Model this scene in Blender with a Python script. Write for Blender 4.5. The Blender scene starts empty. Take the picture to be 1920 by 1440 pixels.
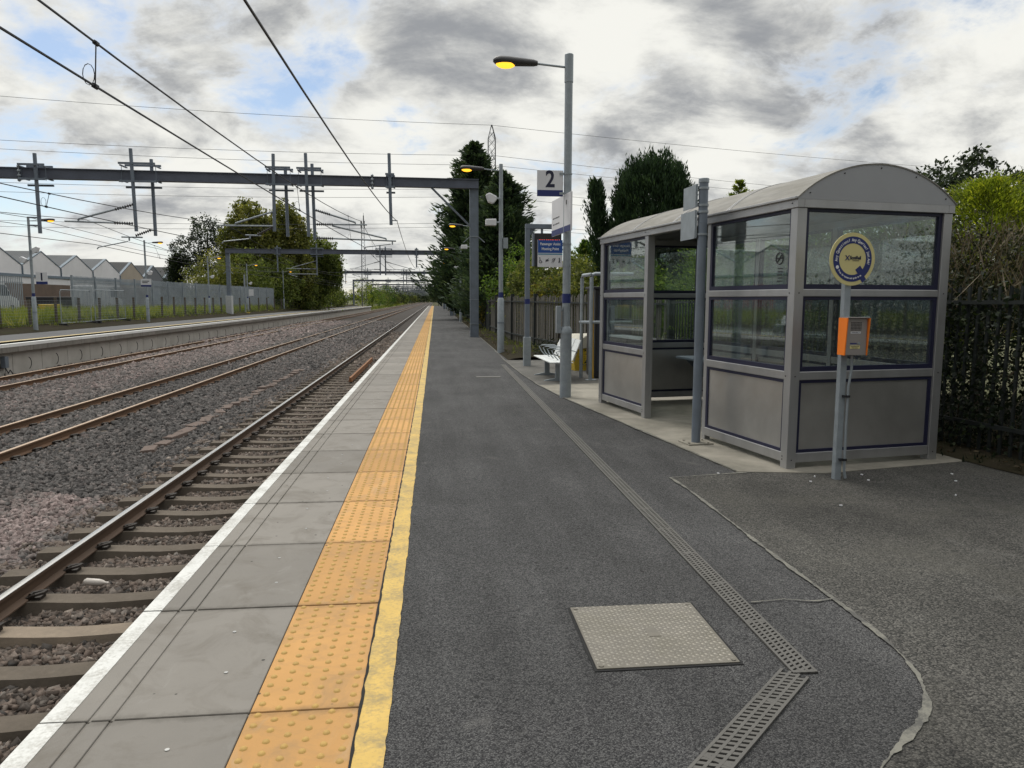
import bpy, math, random
import numpy as np
from mathutils import Vector, Matrix
from mathutils.geometry import tessellate_polygon
S = bpy.context.scene
COL = S.collection
rnd = random.Random(7)
R = math.radians

# ------------------------------------------------------------------ camera
YAW, PITCH, ROLL = R(5.99), R(6.531), .0028
fw = Vector((math.sin(YAW)*math.cos(PITCH), math.cos(YAW)*math.cos(PITCH), -math.sin(PITCH)))
r0 = Vector((math.cos(YAW), -math.sin(YAW), 0)); u0 = r0.cross(fw)
rt = r0*math.cos(ROLL)+u0*math.sin(ROLL); up = u0*math.cos(ROLL)-r0*math.sin(ROLL)
cam = bpy.data.cameras.new('camera'); co = bpy.data.objects.new('camera', cam); COL.objects.link(co)
m = Matrix((rt, up, -fw)).transposed().to_4x4(); m.translation = (0, 0, 1.6); co.matrix_world = m
cam.sensor_width = 36; cam.lens = 1380/1920*36; cam.clip_start = .05; cam.clip_end = 6000
S.camera = co
S.cycles.transparent_max_bounces = 32; S.cycles.max_bounces = 8

# ------------------------------------------------------------------ sky, sun, exposure
SUN_EL, SUN_AZ = R(54), R(-30)          # to the left, slightly ahead
S.view_settings.view_transform = 'Standard'; S.view_settings.look = 'None'
S.view_settings.exposure = 0.13; S.view_settings.gamma = 1
sun = bpy.data.lights.new('sun', 'SUN'); so = bpy.data.objects.new('sun', sun); COL.objects.link(so)
sun.energy = 1.25; sun.angle = R(20); sun.color = (1, .95, .86)
so.rotation_euler = (R(90)-SUN_EL, 0, math.pi-SUN_AZ)
so.rotation_euler = Vector((-math.sin(SUN_AZ)*math.cos(SUN_EL), -math.cos(SUN_AZ)*math.cos(SUN_EL), -math.sin(SUN_EL))).to_track_quat('-Z', 'Y').to_euler()
W = bpy.data.worlds.new('World'); S.world = W; W.use_nodes = True
def build_world():
    t = W.node_tree; N = t.nodes; N.clear()
    def n(k, **kw):
        o = N.new(k)
        for a, b in kw.items(): setattr(o, a, b)
        return o
    def L(a, b): t.links.new(a, b)
    def ma(op, a, b=None, c=None, clamp=False):
        o = n('ShaderNodeMath', operation=op); o.use_clamp = clamp
        for i, v in enumerate((a, b, c)):
            if v is None: continue
            if isinstance(v, (int, float)): o.inputs[i].default_value = v
            else: L(v, o.inputs[i])
        return o.outputs[0]
    def mr(v, a, b, c=0., d=1.):
        o = n('ShaderNodeMapRange', interpolation_type='SMOOTHSTEP')
        L(v, o.inputs[0])
        for i, q in zip((1, 2, 3, 4), (a, b, c, d)): o.inputs[i].default_value = q
        return o.outputs[0]
    def mix(f, a, b):
        o = n('ShaderNodeMix', data_type='RGBA'); L(f, o.inputs[0])
        for i, v in ((6, a), (7, b)):
            if isinstance(v, tuple): o.inputs[i].default_value = (*v, 1)
            else: L(v, o.inputs[i])
        return o.outputs[2]
    tc = n('ShaderNodeTexCoord'); nrm = n('ShaderNodeVectorMath', operation='NORMALIZE'); L(tc.outputs['Generated'], nrm.inputs[0])
    d = nrm.outputs[0]; sx = n('ShaderNodeSeparateXYZ'); L(d, sx.inputs[0])
    z = ma('MAXIMUM', sx.outputs[2], 0.); zz = ma('ADD', z, .36)
    cb = n('ShaderNodeCombineXYZ'); L(ma('DIVIDE', sx.outputs[0], zz), cb.inputs[0]); L(ma('DIVIDE', sx.outputs[1], zz), cb.inputs[1])
    def noise(sc, det, ro, dist, off, vec=None, rot=0, scl=(1, 1, 1)):
        mp = n('ShaderNodeMapping'); mp.inputs['Location'].default_value = off; mp.inputs['Rotation'].default_value = (0, 0, rot)
        mp.inputs['Scale'].default_value = scl
        L(vec or cb.outputs[0], mp.inputs[0])
        o = n('ShaderNodeTexNoise'); L(mp.outputs[0], o.inputs['Vector'])
        o.inputs['Scale'].default_value = sc; o.inputs['Detail'].default_value = det
        o.inputs['Roughness'].default_value = ro; o.inputs['Distortion'].default_value = dist
        return o.outputs[0]
    def bump(az, el, r, amp):
        a, e = R(az), R(el)
        dp = n('ShaderNodeVectorMath', operation='DOT_PRODUCT'); L(d, dp.inputs[0])
        dp.inputs[1].default_value = (math.sin(a)*math.cos(e), math.cos(a)*math.cos(e), math.sin(e))
        return ma('MULTIPLY', mr(dp.outputs['Value'], math.cos(R(r)), 1.), amp)
    def total(base, lst):
        for q in lst: base = ma('ADD', base, bump(*q))
        return base
    n1 = noise(2.9, 10, .60, .35, (3.1, 1.7, .4))
    n2 = noise(2.7, 10, .62, .35, (7.3, 4.9, 2.2), rot=.6, scl=(.9, 1.25, 1))
    n3 = noise(9., 9, .64, .25, (1.3, 9.1, 5.2))
    # (azimuth, elevation, radius, amount): clear gaps, then grey undersides
    f3 = ma('SUBTRACT', n3, .5)
    n1 = ma('MULTIPLY_ADD', n1, 2.1, -.5); n2 = ma('MULTIPLY_ADD', n2, 1.7, -.36)
    cover = ma('ADD', total(n1, BLUE), ma('MULTIPLY', f3, .55)); shade = ma('ADD', total(n2, GREY), ma('MULTIPLY', f3, .42))
    cov = mr(cover, .13, .52, .08, 1.)
    rim = mr(cover, .25, .62)
    sh = mr(shade, .30, .88)
    col = mix(sh, (.84, .835, .785), (.30, .312, .33))
    col = mix(rim, (.76, .785, .80), col)
    hor = mr(sx.outputs[2], -.02, .09)
    col = mix(hor, (.80, .79, .735), col)
    gain = ma('MULTIPLY', mr(sx.outputs[2], .38, .80, 1., 2.9), mr(sx.outputs[1], -.75, .35, .44, 1.))     # sky brightened overhead and dimmed behind the camera, added to shape the light
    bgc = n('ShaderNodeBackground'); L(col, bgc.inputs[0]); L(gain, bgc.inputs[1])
    sk = n('ShaderNodeTexSky', sky_type='NISHITA'); sk.sun_disc = False; sk.sun_elevation = SUN_EL; sk.sun_rotation = SUN_AZ; sk.air_density = 1; sk.dust_density = .6; sk.ozone_density = 1.6
    bgs = n('ShaderNodeBackground'); L(sk.outputs[0], bgs.inputs[0]); bgs.inputs[1].default_value = .105
    ms = n('ShaderNodeMixShader'); L(cov, ms.inputs[0]); L(bgs.outputs[0], ms.inputs[1]); L(bgc.outputs[0], ms.inputs[2])
    out = n('ShaderNodeOutputWorld'); L(ms.outputs[0], out.inputs[0])
BLUE = [(-9.5, 14.2, 5.5, -0.221), (-2.5, 13.8, 4.2, -0.170), (-15, 20.5, 5, -0.170), (-24, 18.5, 5, -0.170), (-26.5, 13, 4.5, -0.136), (-7, 21.5, 3, -0.102), (33, 20.5, 4, -0.153), (39.5, 19.5, 4.5, -0.187), (28.5, 12, 4, -0.136), (31, 17.5, 3, -0.085), (41, 9.5, 4, -0.102), (-27, 7.5, 6, -0.136), (3, 19, 9, 0.128), (20, 16, 10, 0.085), (36, 14, 5, 0.051), (25, 19, 5, 0.068)]
GREY = [(2, 19.5, 8, 0.170), (-3.5, 20, 5, 0.085), (-14, 15, 5, 0.119), (-20.5, 10.5, 6, 0.068), (20, 18, 5.5, 0.102), (25.5, 17, 4.5, 0.111), (16, 13, 5, 0.102), (31, 15, 5, 0.068), (38, 12.5, 5, 0.111), (13, 10, 4.5, 0.085), (10, 20, 4, 0.068), (9, 13.5, 4.5, -0.119), (13, 17, 3.5, -0.085), (27, 20.5, 4.5, -0.102), (22, 11.5, 3.5, -0.085), (-14, 10, 6, -0.068), (34, 10, 4, -0.068), (-4, 8, 7, -0.068), (-7.5, 17.5, 3, -0.051), (3, 9, 6, 0.051)]
build_world()

# ------------------------------------------------------------------ helpers
def tag(o, label=None, cat=None, group=None, kind=None):
    for k, v in (('label', label), ('category', cat), ('group', group), ('kind', kind)):
        if v: o[k] = v
    return o
def thing(name, label, cat, loc=(0, 0, 0), rz=0, group=None):
    o = bpy.data.objects.new(name, None); COL.objects.link(o); o.empty_display_size = .2
    o.location = loc; o.rotation_euler = (0, 0, rz)
    return tag(o, label, cat, group)
def copy_tree(o, parent=None):
    c = o.copy(); COL.objects.link(c)
    if parent: c.parent = parent
    for ch in KIDS.get(o.name, []): copy_tree(ch, c)
    return c
KIDS = {}
def finish(me, name, mat, parent, smooth=35, label=None):
    o = bpy.data.objects.new(name, me); COL.objects.link(o)
    if mat: me.materials.append(mat)
    if parent:
        o.parent = parent; KIDS.setdefault(parent.name, []).append(o)
    if smooth:
        me.polygons.foreach_set('use_smooth', [True]*len(me.polygons)); me.set_sharp_from_angle(angle=R(smooth))
    if label: o['label'] = label
    return o
class MB:
    def __init__(s): s.v = []; s.f = []
    def add(s, vs, fs):
        b = len(s.v); s.v += [tuple(v) for v in vs]; s.f += [tuple(i+b for i in f) for f in fs]; return s
    def box(s, a, b, rz=0, c=None, bev=0):
        (x0, y0, z0), (x1, y1, z1) = a, b
        if bev:
            e = bev
            vs = []; fs = []
            prof = lambda x0, y0, x1, y1, z: [(x0+e, y0, z), (x1-e, y0, z), (x1, y0+e, z), (x1, y1-e, z), (x1-e, y1, z), (x0+e, y1, z), (x0, y1-e, z), (x0, y0+e, z)]
            vs = [(p[0], p[1], z0) for p in prof(x0, y0, x1, y1, 0)]+[(p[0], p[1], z1-e) for p in prof(x0, y0, x1, y1, 0)]+[(p[0], p[1], z1) for p in prof(x0+e*.7, y0+e*.7, x1-e*.7, y1-e*.7, 0)]
            for k in (0, 8):
                for i in range(8): fs.append((k+i, k+(i+1) % 8, k+8+(i+1) % 8, k+8+i))
            fs.append(tuple(range(7, -1, -1))); fs.append(tuple(range(16, 24)))
        else:
            vs = [(x0, y0, z0), (x1, y0, z0), (x1, y1, z0), (x0, y1, z0), (x0, y0, z1), (x1, y0, z1), (x1, y1, z1), (x0, y1, z1)]
            fs = [(3, 2, 1, 0), (4, 5, 6, 7), (0, 1, 5, 4), (1, 2, 6, 5), (2, 3, 7, 6), (3, 0, 4, 7)]
        if rz:
            cx, cy = c or ((x0+x1)/2, (y0+y1)/2); k, q = math.cos(rz), math.sin(rz)
            vs = [(cx+(x-cx)*k-(y-cy)*q, cy+(x-cx)*q+(y-cy)*k, z) for x, y, z in vs]
        return s.add(vs, fs)
    def ring(s, p, d, r, n, u=None):
        d = Vector(d).normalized(); a = Vector((0, 0, 1)) if abs(d.z) < .95 else Vector((1, 0, 0))
        x = d.cross(a).normalized(); y = d.cross(x)
        return [tuple(Vector(p)+x*(r*math.cos(2*math.pi*(i+.5)/n))+y*(r*math.sin(2*math.pi*(i+.5)/n))) for i in range(n)]
    def tube(s, pts, r, n=8, caps=True):
        pts = [Vector(p) for p in pts]; rs = r if isinstance(r, (list, tuple)) else [r]*len(pts)
        b = len(s.v); m_ = len(pts)
        for i, p in enumerate(pts):
            d = (pts[min(i+1, m_-1)]-pts[max(i-1, 0)])
            if d.length < 1e-9: d = pts[-1]-pts[0]
            s.v += s.ring(p, d, rs[i], n)
        for i in range(m_-1):
            for j in range(n): s.f.append((b+i*n+j, b+i*n+(j+1) % n, b+(i+1)*n+(j+1) % n, b+(i+1)*n+j))
        if caps: s.f.append(tuple(b+j for j in range(n-1, -1, -1))); s.f.append(tuple(b+(m_-1)*n+j for j in range(n)))
        return s
    def ribbed(s, a, b, r, k):
        a, b = Vector(a), Vector(b); pts = []; rs = []
        for i in range(k):
            for t, q in ((.0, .35), (.25, 1.), (.45, 1.), (.7, .35)): pts.append(a.lerp(b, (i+t)/k)); rs.append(r*q)
        return s.tube(pts, rs, 8)
    def prism(s, poly, axis, a, b):
        """poly: (u,v) pairs; axis 'x': (a,u,v); 'y': (u,a,v); 'z': (u,v,a)"""
        f = {'x': lambda u, v, t: (t, u, v), 'y': lambda u, v, t: (u, t, v), 'z': lambda u, v, t: (u, v, t)}[axis]
        n = len(poly); vs = [f(u, v, a) for u, v in poly]+[f(u, v, b) for u, v in poly]
        fs = [(i, (i+1) % n, n+(i+1) % n, n+i) for i in range(n)]
        tri = tessellate_polygon([[Vector((u, v, 0)) for u, v in poly]])
        fs += [tuple(t) for t in tri]+[tuple(n+i for i in reversed(t)) for t in tri]
        return s.add(vs, fs)
    def disc(s, c, d, r, n=24, th=.01):
        c = Vector(c); d = Vector(d).normalized(); return s.tube([c, c+d*th], r, n)
    def quad(s, *p): return s.add(p, [tuple(range(len(p)))])
    def build(s, name, mat, parent=None, smooth=35, label=None, world=False, fix=True):
        vs = s.v
        if world and parent:
            k, q = math.cos(-parent.rotation_euler.z), math.sin(-parent.rotation_euler.z); L = parent.location
            vs = [((x-L.x)*k-(y-L.y)*q, (x-L.x)*q+(y-L.y)*k, z-L.z) for x, y, z in vs]
        me = bpy.data.meshes.new(name); me.from_pydata(vs, [], s.f)
        if fix:
            import bmesh
            bm = bmesh.new(); bm.from_mesh(me); bmesh.ops.recalc_face_normals(bm, faces=bm.faces); bm.to_mesh(me); bm.free()
        me.update()
        return finish(me, name, mat, parent, smooth, label)
def np_mesh(name, V, F, mat, parent=None, tint=None, smooth=0):
    """V (n,3), F (m,k) arrays"""
    me = bpy.data.meshes.new(name); k = F.shape[1]
    me.vertices.add(len(V)); me.vertices.foreach_set('co', V.astype(np.float32).ravel())
    me.loops.add(F.size); me.loops.foreach_set('vertex_index', F.astype(np.int32).ravel())
    me.polygons.add(len(F)); me.polygons.foreach_set('loop_start', np.arange(0, F.size, k, dtype=np.int32)); me.polygons.foreach_set('loop_total', np.full(len(F), k, dtype=np.int32))
    if tint is not None:
        at = me.attributes.new('tint', 'FLOAT', 'POINT'); at.data.foreach_set('value', tint.astype(np.float32))
    me.update(); me.validate()
    return finish(me, name, mat, parent, smooth)

# ------------------------------------------------------------------ materials
def nodes(name):
    mt = bpy.data.materials.new(name); mt.use_nodes = True; t = mt.node_tree; N = t.nodes
    return mt, t, N, N['Principled BSDF']
def nz(t, vec, sc, det=5, ro=.55, dist=0):
    o = t.nodes.new('ShaderNodeTexNoise'); o.inputs['Scale'].default_value = sc; o.inputs['Detail'].default_value = det
    o.inputs['Roughness'].default_value = ro; o.inputs['Distortion'].default_value = dist
    if vec: t.links.new(vec, o.inputs['Vector'])
    return o.outputs[0]
def ramp(t, f, stops):
    o = t.nodes.new('ShaderNodeValToRGB'); t.links.new(f, o.inputs[0]); e = o.color_ramp.elements
    while len(e) < len(stops): e.new(.5)
    for i, (p, c) in enumerate(stops): e[i].position = p; e[i].color = (*c, 1)
    return o.outputs[0]
def mixc(t, f, a, b, mode='MIX'):
    o = t.nodes.new('ShaderNodeMix'); o.data_type = 'RGBA'; o.blend_type = mode
    if isinstance(f, (int, float)): o.inputs[0].default_value = f
    else: t.links.new(f, o.inputs[0])
    for i, v in ((6, a), (7, b)):
        if isinstance(v, tuple): o.inputs[i].default_value = (*v, 1)
        else: t.links.new(v, o.inputs[i])
    return o.outputs[2]
def mth(t, op, a, b=0., clamp=False):
    o = t.nodes.new('ShaderNodeMath'); o.operation = op; o.use_clamp = clamp
    for i, v in enumerate((a, b)):
        if isinstance(v, (int, float)): o.inputs[i].default_value = v
        else: t.links.new(v, o.inputs[i])
    return o.outputs[0]
def bumpn(t, h, st, dist, pb):
    o = t.nodes.new('ShaderNodeBump'); o.inputs['Strength'].default_value = st; o.inputs['Distance'].default_value = dist
    t.links.new(h, o.inputs['Height']); t.links.new(o.outputs[0], pb.inputs['Normal']); return o
def objc(t):
    return t.nodes.new('ShaderNodeTexCoord').outputs['Object']
def mapv(t, vec, scl, rot=(0, 0, 0)):
    o = t.nodes.new('ShaderNodeMapping'); o.inputs['Scale'].default_value = scl; o.inputs['Rotation'].default_value = rot; t.links.new(vec, o.inputs[0]); return o.outputs[0]
def M(name, col, rough=.6, metal=0., var=.18, scale=4., bump=0., bscale=60., spec=.5, dirt=None, dscale=1.5, damt=.5, stretch=None):
    mt, t, N, p = nodes(name); v = objc(t)
    vv = mapv(t, v, stretch) if stretch else v
    f = nz(t, vv, scale, 7, .6)
    c = mixc(t, f, tuple(max(0, q*(1-var*1.6)) for q in col), tuple(min(1, q*(1+var*1.6)) for q in col))
    if dirt:
        g = nz(t, vv, dscale, 8, .65, .3); g = ramp(t, g, [(.42, (0, 0, 0)), (.68, (damt,)*3)])
        c = mixc(t, g, c, dirt)
    t.links.new(c, p.inputs['Base Color']); p.inputs['Metallic'].default_value = metal
    p.inputs['Specular IOR Level'].default_value = spec
    rr = mth(t, 'ADD', mth(t, 'MULTIPLY', f, .25), rough-.12); t.links.new(rr, p.inputs['Roughness'])
    if bump: bumpn(t, nz(t, v, bscale, 4), bump, .01, p)
    return mt
def m_slab(name, col, pitch, y0, dirtc, scuff, rough=.85, vary=.2):
    mt, t, N, p = nodes(name); v = objc(t); sp = N.new('ShaderNodeSeparateXYZ'); t.links.new(v, sp.inputs[0])
    wn = N.new('ShaderNodeTexWhiteNoise'); wn.noise_dimensions = '1D'
    t.links.new(mth(t, 'FLOOR', mth(t, 'DIVIDE', mth(t, 'SUBTRACT', sp.outputs[1], y0), pitch)), wn.inputs['W'])
    tone = ramp(t, wn.outputs['Value'], [(0, (1-vary,)*3), (1, (1+vary,)*3)])
    c = mixc(t, nz(t, v, 2.4, 8, .62), tuple(q*.84 for q in col), tuple(q*1.15 for q in col)); c = mixc(t, 1., c, tone, 'MULTIPLY')
    g = ramp(t, nz(t, v, 3.3, 9, .7, .8), [(.48, (0,)*3), (.7, (.75,)*3)]); c = mixc(t, g, c, dirtc)
    g = ramp(t, nz(t, mapv(t, v, (1.6, .9, 1)), 1.7, 9, .72, 1.0), [(.58, (0,)*3), (.72, (.55,)*3)]); c = mixc(t, g, c, scuff)
    f = mth(t, 'FRACT', mth(t, 'DIVIDE', mth(t, 'SUBTRACT', sp.outputs[1], y0), pitch))      # grime gathered along the joints
    e = mth(t, 'ADD', mth(t, 'ABSOLUTE', mth(t, 'SUBTRACT', f, .5)), mth(t, 'MULTIPLY', mth(t, 'SUBTRACT', nz(t, v, 14, 6, .7), .5), .12))
    c = mixc(t, ramp(t, e, [(.455, (0,)*3), (.51, (.6,)*3)]), c, tuple(q*.55 for q in dirtc))
    vs = N.new('ShaderNodeTexVoronoi'); vs.inputs['Scale'].default_value = 7; t.links.new(v, vs.inputs['Vector'])
    c = mixc(t, ramp(t, vs.outputs['Distance'], [(.045, (.9,)*3), (.065, (0,)*3)]), c, (.04, .038, .035))
    t.links.new(c, p.inputs['Base Color']); p.inputs['Roughness'].default_value = rough; p.inputs['Specular IOR Level'].default_value = .3
    bumpn(t, nz(t, v, 130, 4), .14, .006, p); return mt
def m_tarmac(name, lo, hi, tint, sp=70., patch=(.75, 1.25), moss=None):
    mt, t, N, p = nodes(name); v = objc(t)
    vo = N.new('ShaderNodeTexVoronoi'); vo.inputs['Scale'].default_value = sp; t.links.new(v, vo.inputs['Vector'])
    vb = N.new('ShaderNodeSeparateColor'); t.links.new(vo.outputs['Color'], vb.inputs[0])
    sel = mth(t, 'POWER', vb.outputs[0], 1.3)
    c = mixc(t, sel, lo, hi)
    edge = ramp(t, vo.outputs['Distance'], [(.35, (1, 1, 1)), (.8, (.5, .5, .5))])
    c = mixc(t, 1., c, edge, 'MULTIPLY')
    big = nz(t, v, .7, 7, .62, .4); bigc = ramp(t, big, [(.3, (patch[0],)*3), (.7, (patch[1],)*3)])
    c = mixc(t, 1., c, bigc, 'MULTIPLY')
    st = nz(t, mapv(t, v, (3.2, .35, 1)), 1.3, 5, .6); stc = ramp(t, st, [(.35, (.86,)*3), (.65, (1.14,)*3)])
    c = mixc(t, 1., c, stc, 'MULTIPLY')
    # worn pale scuffs and dark damp spots with shapes of their own
    g = ramp(t, nz(t, v, 1.6, 9, .72, 1.2), [(.60, (0,)*3), (.70, (.4,)*3)]); c = mixc(t, g, c, (.16, .155, .145))
    g = ramp(t, nz(t, v, 2.7, 7, .7, .8), [(.26, (.55,)*3), (.36, (0,)*3)]); c = mixc(t, g, c, (.028, .028, .03))
    vs = N.new('ShaderNodeTexVoronoi'); vs.inputs['Scale'].default_value = 5.5; t.links.new(v, vs.inputs['Vector'])
    g = ramp(t, vs.outputs['Distance'], [(.055, (.9,)*3), (.075, (0,)*3)]); c = mixc(t, g, c, (.018, .018, .018))
    if moss:
        g = ramp(t, nz(t, v, 1.1, 8, .7, .5), [(.5, (0,)*3), (.7, (.45,)*3)]); c = mixc(t, g, c, moss)
    t.links.new(c, p.inputs['Base Color']); p.inputs['Roughness'].default_value = .9; p.inputs['Specular IOR Level'].default_value = .3
    h = mth(t, 'SUBTRACT', 1., vo.outputs['Distance']); bumpn(t, h, .8, .008, p)
    return mt
def m_paint(name, col, under, sc=3., lo=.38, hi=.5, rough=.6, fine=60):
    """paint worn through to what lies under it"""
    mt, t, N, p = nodes(name); v = objc(t)
    f = mth(t, 'ADD', mth(t, 'MULTIPLY', nz(t, v, sc, 8, .7, .3), .6), mth(t, 'MULTIPLY', nz(t, v, fine, 4, .7), .4))
    g = ramp(t, f, [(lo, (0,)*3), (hi, (1,)*3)])
    a = nz(t, v, 9, 6); ca = mixc(t, a, tuple(q*.8 for q in col), tuple(min(1, q*1.15) for q in col))
    t.links.new(mixc(t, g, under, ca), p.inputs['Base Color']); p.inputs['Roughness'].default_value = rough
    bumpn(t, nz(t, v, 90, 3), .3, .004, p)
    return mt
def m_leaf(name, a, b, trans=.35, c=None):
    mt, t, N, p = nodes(name)
    at = N.new('ShaderNodeAttribute'); at.attribute_name = 'tint'
    st = [(0., a), (1., b)] if c is None else [(0., a), (.6, b), (1., c)]
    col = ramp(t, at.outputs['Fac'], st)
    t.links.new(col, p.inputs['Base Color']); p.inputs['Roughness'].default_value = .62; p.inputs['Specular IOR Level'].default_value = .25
    tr = N.new('ShaderNodeBsdfTranslucent'); t.links.new(mixc(t, 1., col, (1.1, 1.15, .6), 'MULTIPLY'), tr.inputs[0])
    mx = N.new('ShaderNodeMixShader'); mx.inputs[0].default_value = trans
    t.links.new(p.outputs[0], mx.inputs[1]); t.links.new(tr.outputs[0], mx.inputs[2]); t.links.new(mx.outputs[0], N['Material Output'].inputs[0])
    return mt
def m_stone(name, stops):
    mt, t, N, p = nodes(name)
    at = N.new('ShaderNodeAttribute'); at.attribute_name = 'tint'
    col = ramp(t, at.outputs['Fac'], stops); v = objc(t)
    col = mixc(t, 1., col, ramp(t, nz(t, v, 45, 4), [(.3, (.7,)*3), (.7, (1.25,)*3)]), 'MULTIPLY')
    t.links.new(col, p.inputs['Base Color']); p.inputs['Roughness'].default_value = .85; p.inputs['Specular IOR Level'].default_value = .3
    return mt
def m_glass(name, tintc=(.90, .945, .94), haze=.035):
    mt, t, N, p = nodes(name); N.remove(p); out = N['Material Output']
    tr = N.new('ShaderNodeBsdfTransparent'); tr.inputs[0].default_value = (*tintc, 1)
    gl = N.new('ShaderNodeBsdfGlossy'); gl.inputs['Roughness'].default_value = .02; gl.inputs[0].default_value = (.95, 1, 1, 1)
    df = N.new('ShaderNodeBsdfDiffuse'); df.inputs[0].default_value = (.42, .45, .44, 1)
    fr = N.new('ShaderNodeFresnel'); gm = N.new('ShaderNodeNewGeometry'); ix = N.new('ShaderNodeMapRange')
    ix.inputs[3].default_value = 1.95; ix.inputs[4].default_value = 1/1.95; t.links.new(gm.outputs['Backfacing'], ix.inputs[0]); t.links.new(ix.outputs[0], fr.inputs[0])
    v = objc(t)
    hz = ramp(t, nz(t, mapv(t, v, (1, 1, .5)), 2.2, 7, .65, .4), [(.3, (haze*.3,)*3), (.75, (haze*1.6,)*3)])
    m1 = N.new('ShaderNodeMixShader'); t.links.new(hz, m1.inputs[0]); t.links.new(tr.outputs[0], m1.inputs[1]); t.links.new(df.outputs[0], m1.inputs[2])
    m2 = N.new('ShaderNodeMixShader'); t.links.new(fr.outputs[0], m2.inputs[0]); t.links.new(m1.outputs[0], m2.inputs[1]); t.links.new(gl.outputs[0], m2.inputs[2])
    t.links.new(m2.outputs[0], out.inputs[0])
    return mt
def m_emit(name, col, st):
    mt, t, N, p = nodes(name)
    p.inputs['Base Color'].default_value = (*col, 1); p.inputs['Emission Color'].default_value = (*col, 1); p.inputs['Emission Strength'].default_value = st
    return mt
T_TAR = m_tarmac('tarmac', (.028, .028, .030), (.138, .136, .134), 1, sp=165)
T_OLD = m_tarmac('old_tarmac', (.026, .026, .024), (.138, .131, .118), 1, sp=120, patch=(.65, 1.3), moss=(.095, .09, .075))
T_FAR = M('far_tarmac', (.095, .095, .097), .9, var=.12, scale=3, spec=.3)
CONC = M('weathered_concrete', (.27, .25, .21), .85, var=.2, scale=3, bump=.25, bscale=70, dirt=(.10, .095, .075), dscale=1.2, damt=.8, spec=.3)
PAVE = M('dark_paving', (.115, .11, .1), .9, var=.3, scale=5, bump=.3, bscale=60, dirt=(.05, .05, .045), dscale=2, damt=.7, spec=.3)
COPE = m_slab('coping_concrete', (.205, .19, .17), 1.01, 2.79, (.135, .12, .10), (.27, .26, .24), vary=.13)
TACT = m_slab('tactile_concrete', (.48, .265, .095), 1.01, 2.79, (.28, .18, .09), (.40, .30, .19), .8, vary=.12)
BUFF = M('worn_dome_top', (.41, .255, .07), .75, var=.2, scale=8)
YEL = m_paint('yellow_paint', (.56, .375, .10), (.30, .225, .10), 5, .40, .56, .75, 55)
WHT = m_paint('white_edge_paint', (.60, .60, .575), (.36, .35, .32), 3.5, .40, .54)
MORT = m_paint('pale_mortar', (.175, .168, .142), (.075, .073, .067), 7, .42, .56, .9, 50)
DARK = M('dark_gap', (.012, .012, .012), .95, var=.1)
GRATE = M('cast_iron_grate', (.108, .103, .095), .7, .3, var=.25, scale=8, bump=.2, dirt=(.09, .085, .075))
MANH = M('chequer_plate', (.155, .142, .12), .7, .2, var=.25, scale=9, dirt=(.12, .11, .085), dscale=5, damt=.8)
STUD = M('worn_plate_stud', (.28, .26, .225), .5, .4, var=.25, scale=9, dirt=(.2, .185, .15), dscale=4, damt=.7)
SOIL = M('verge_soil', (.030, .025, .018), .95, var=.5, scale=5, bump=.8, bscale=22, dirt=(.03, .03, .015), dscale=1.5, damt=.8, spec=.03)
GRND = M('rough_ground', (.085, .088, .045), .95, var=.4, scale=.6, dirt=(.12, .10, .06), dscale=.2, spec=.2)
BALB = M('ballast_bed', (.05, .043, .038), .95, var=.5, scale=9, bump=1., bscale=16, spec=.2)
STEEL = M('galvanised_steel', (.30, .335, .36), .5, .35, var=.2, scale=9, bump=.04, dirt=(.21, .235, .255), dscale=6, damt=.5)
STEELD = M('grey_painted_steel', (.165, .195, .235), .5, .25, var=.15, scale=4, dirt=(.12, .14, .165), dscale=3, damt=.6)
BEAM = M('dark_grey_beam', (.115, .128, .165), .55, .2, var=.2, scale=2, dirt=(.08, .088, .11), dscale=1.2, damt=.7)
ALU = M('brushed_aluminium', (.43, .43, .435), .38, .65, var=.12, scale=3, dirt=(.27, .265, .255), dscale=2.2, damt=.5, stretch=(1, 1, .4))
ALUP = M('satin_aluminium_panel', (.52, .51, .49), .34, .75, var=.14, scale=2.2, dirt=(.38, .37, .35), dscale=1.6, damt=.5)
NAVY = M('navy_gasket', (.010, .011, .038), .5, var=.15)
NAVYP = M('navy_paint', (.014, .024, .13), .5, var=.1)
ROOFM = M('lichen_roof_sheet', (.235, .225, .205), .8, .1, var=.35, scale=14, bump=.15, bscale=120, dirt=(.15, .14, .115), dscale=4, damt=.8, stretch=(1, .25, 1))
GLASS = m_glass('pane_glass')
BLK = M('black_plastic', (.018, .018, .022), .45, var=.2)
RUSTR = M('rusty_rail', (.15, .082, .045), .8, .2, var=.35, scale=6, dirt=(.075, .05, .035), dscale=3, stretch=(1, .2, 1))
RUSTN = M('oily_brown_rail', (.10, .062, .04), .75, .2, var=.3, scale=6, dirt=(.05, .036, .027), dscale=3, stretch=(1, .2, 1))
SHINE = M('polished_rail_head', (.62, .60, .57), .24, .95, var=.05, scale=2, stretch=(1, .02, 1))
SHINE2 = M('worn_rail_head', (.42, .31, .22), .42, .7, var=.2, scale=6, stretch=(1, .1, 1))
SLEEP = M('concrete_sleeper', (.125, .104, .083), .9, var=.3, scale=6, bump=.3, bscale=50, dirt=(.07, .058, .045), dscale=3, damt=.8, spec=.2)
SLEEPL = M('pale_sleeper', (.235, .19, .145), .9, var=.25, scale=6, bump=.3, bscale=50, dirt=(.12, .10, .08), dscale=3, damt=.7, spec=.2)
CLIP = M('oily_clip', (.03, .024, .02), .6, .3, var=.3)
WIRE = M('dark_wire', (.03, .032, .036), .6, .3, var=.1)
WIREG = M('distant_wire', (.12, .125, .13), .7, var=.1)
INSU = M('brown_insulator', (.055, .045, .045), .35, var=.2)
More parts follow.
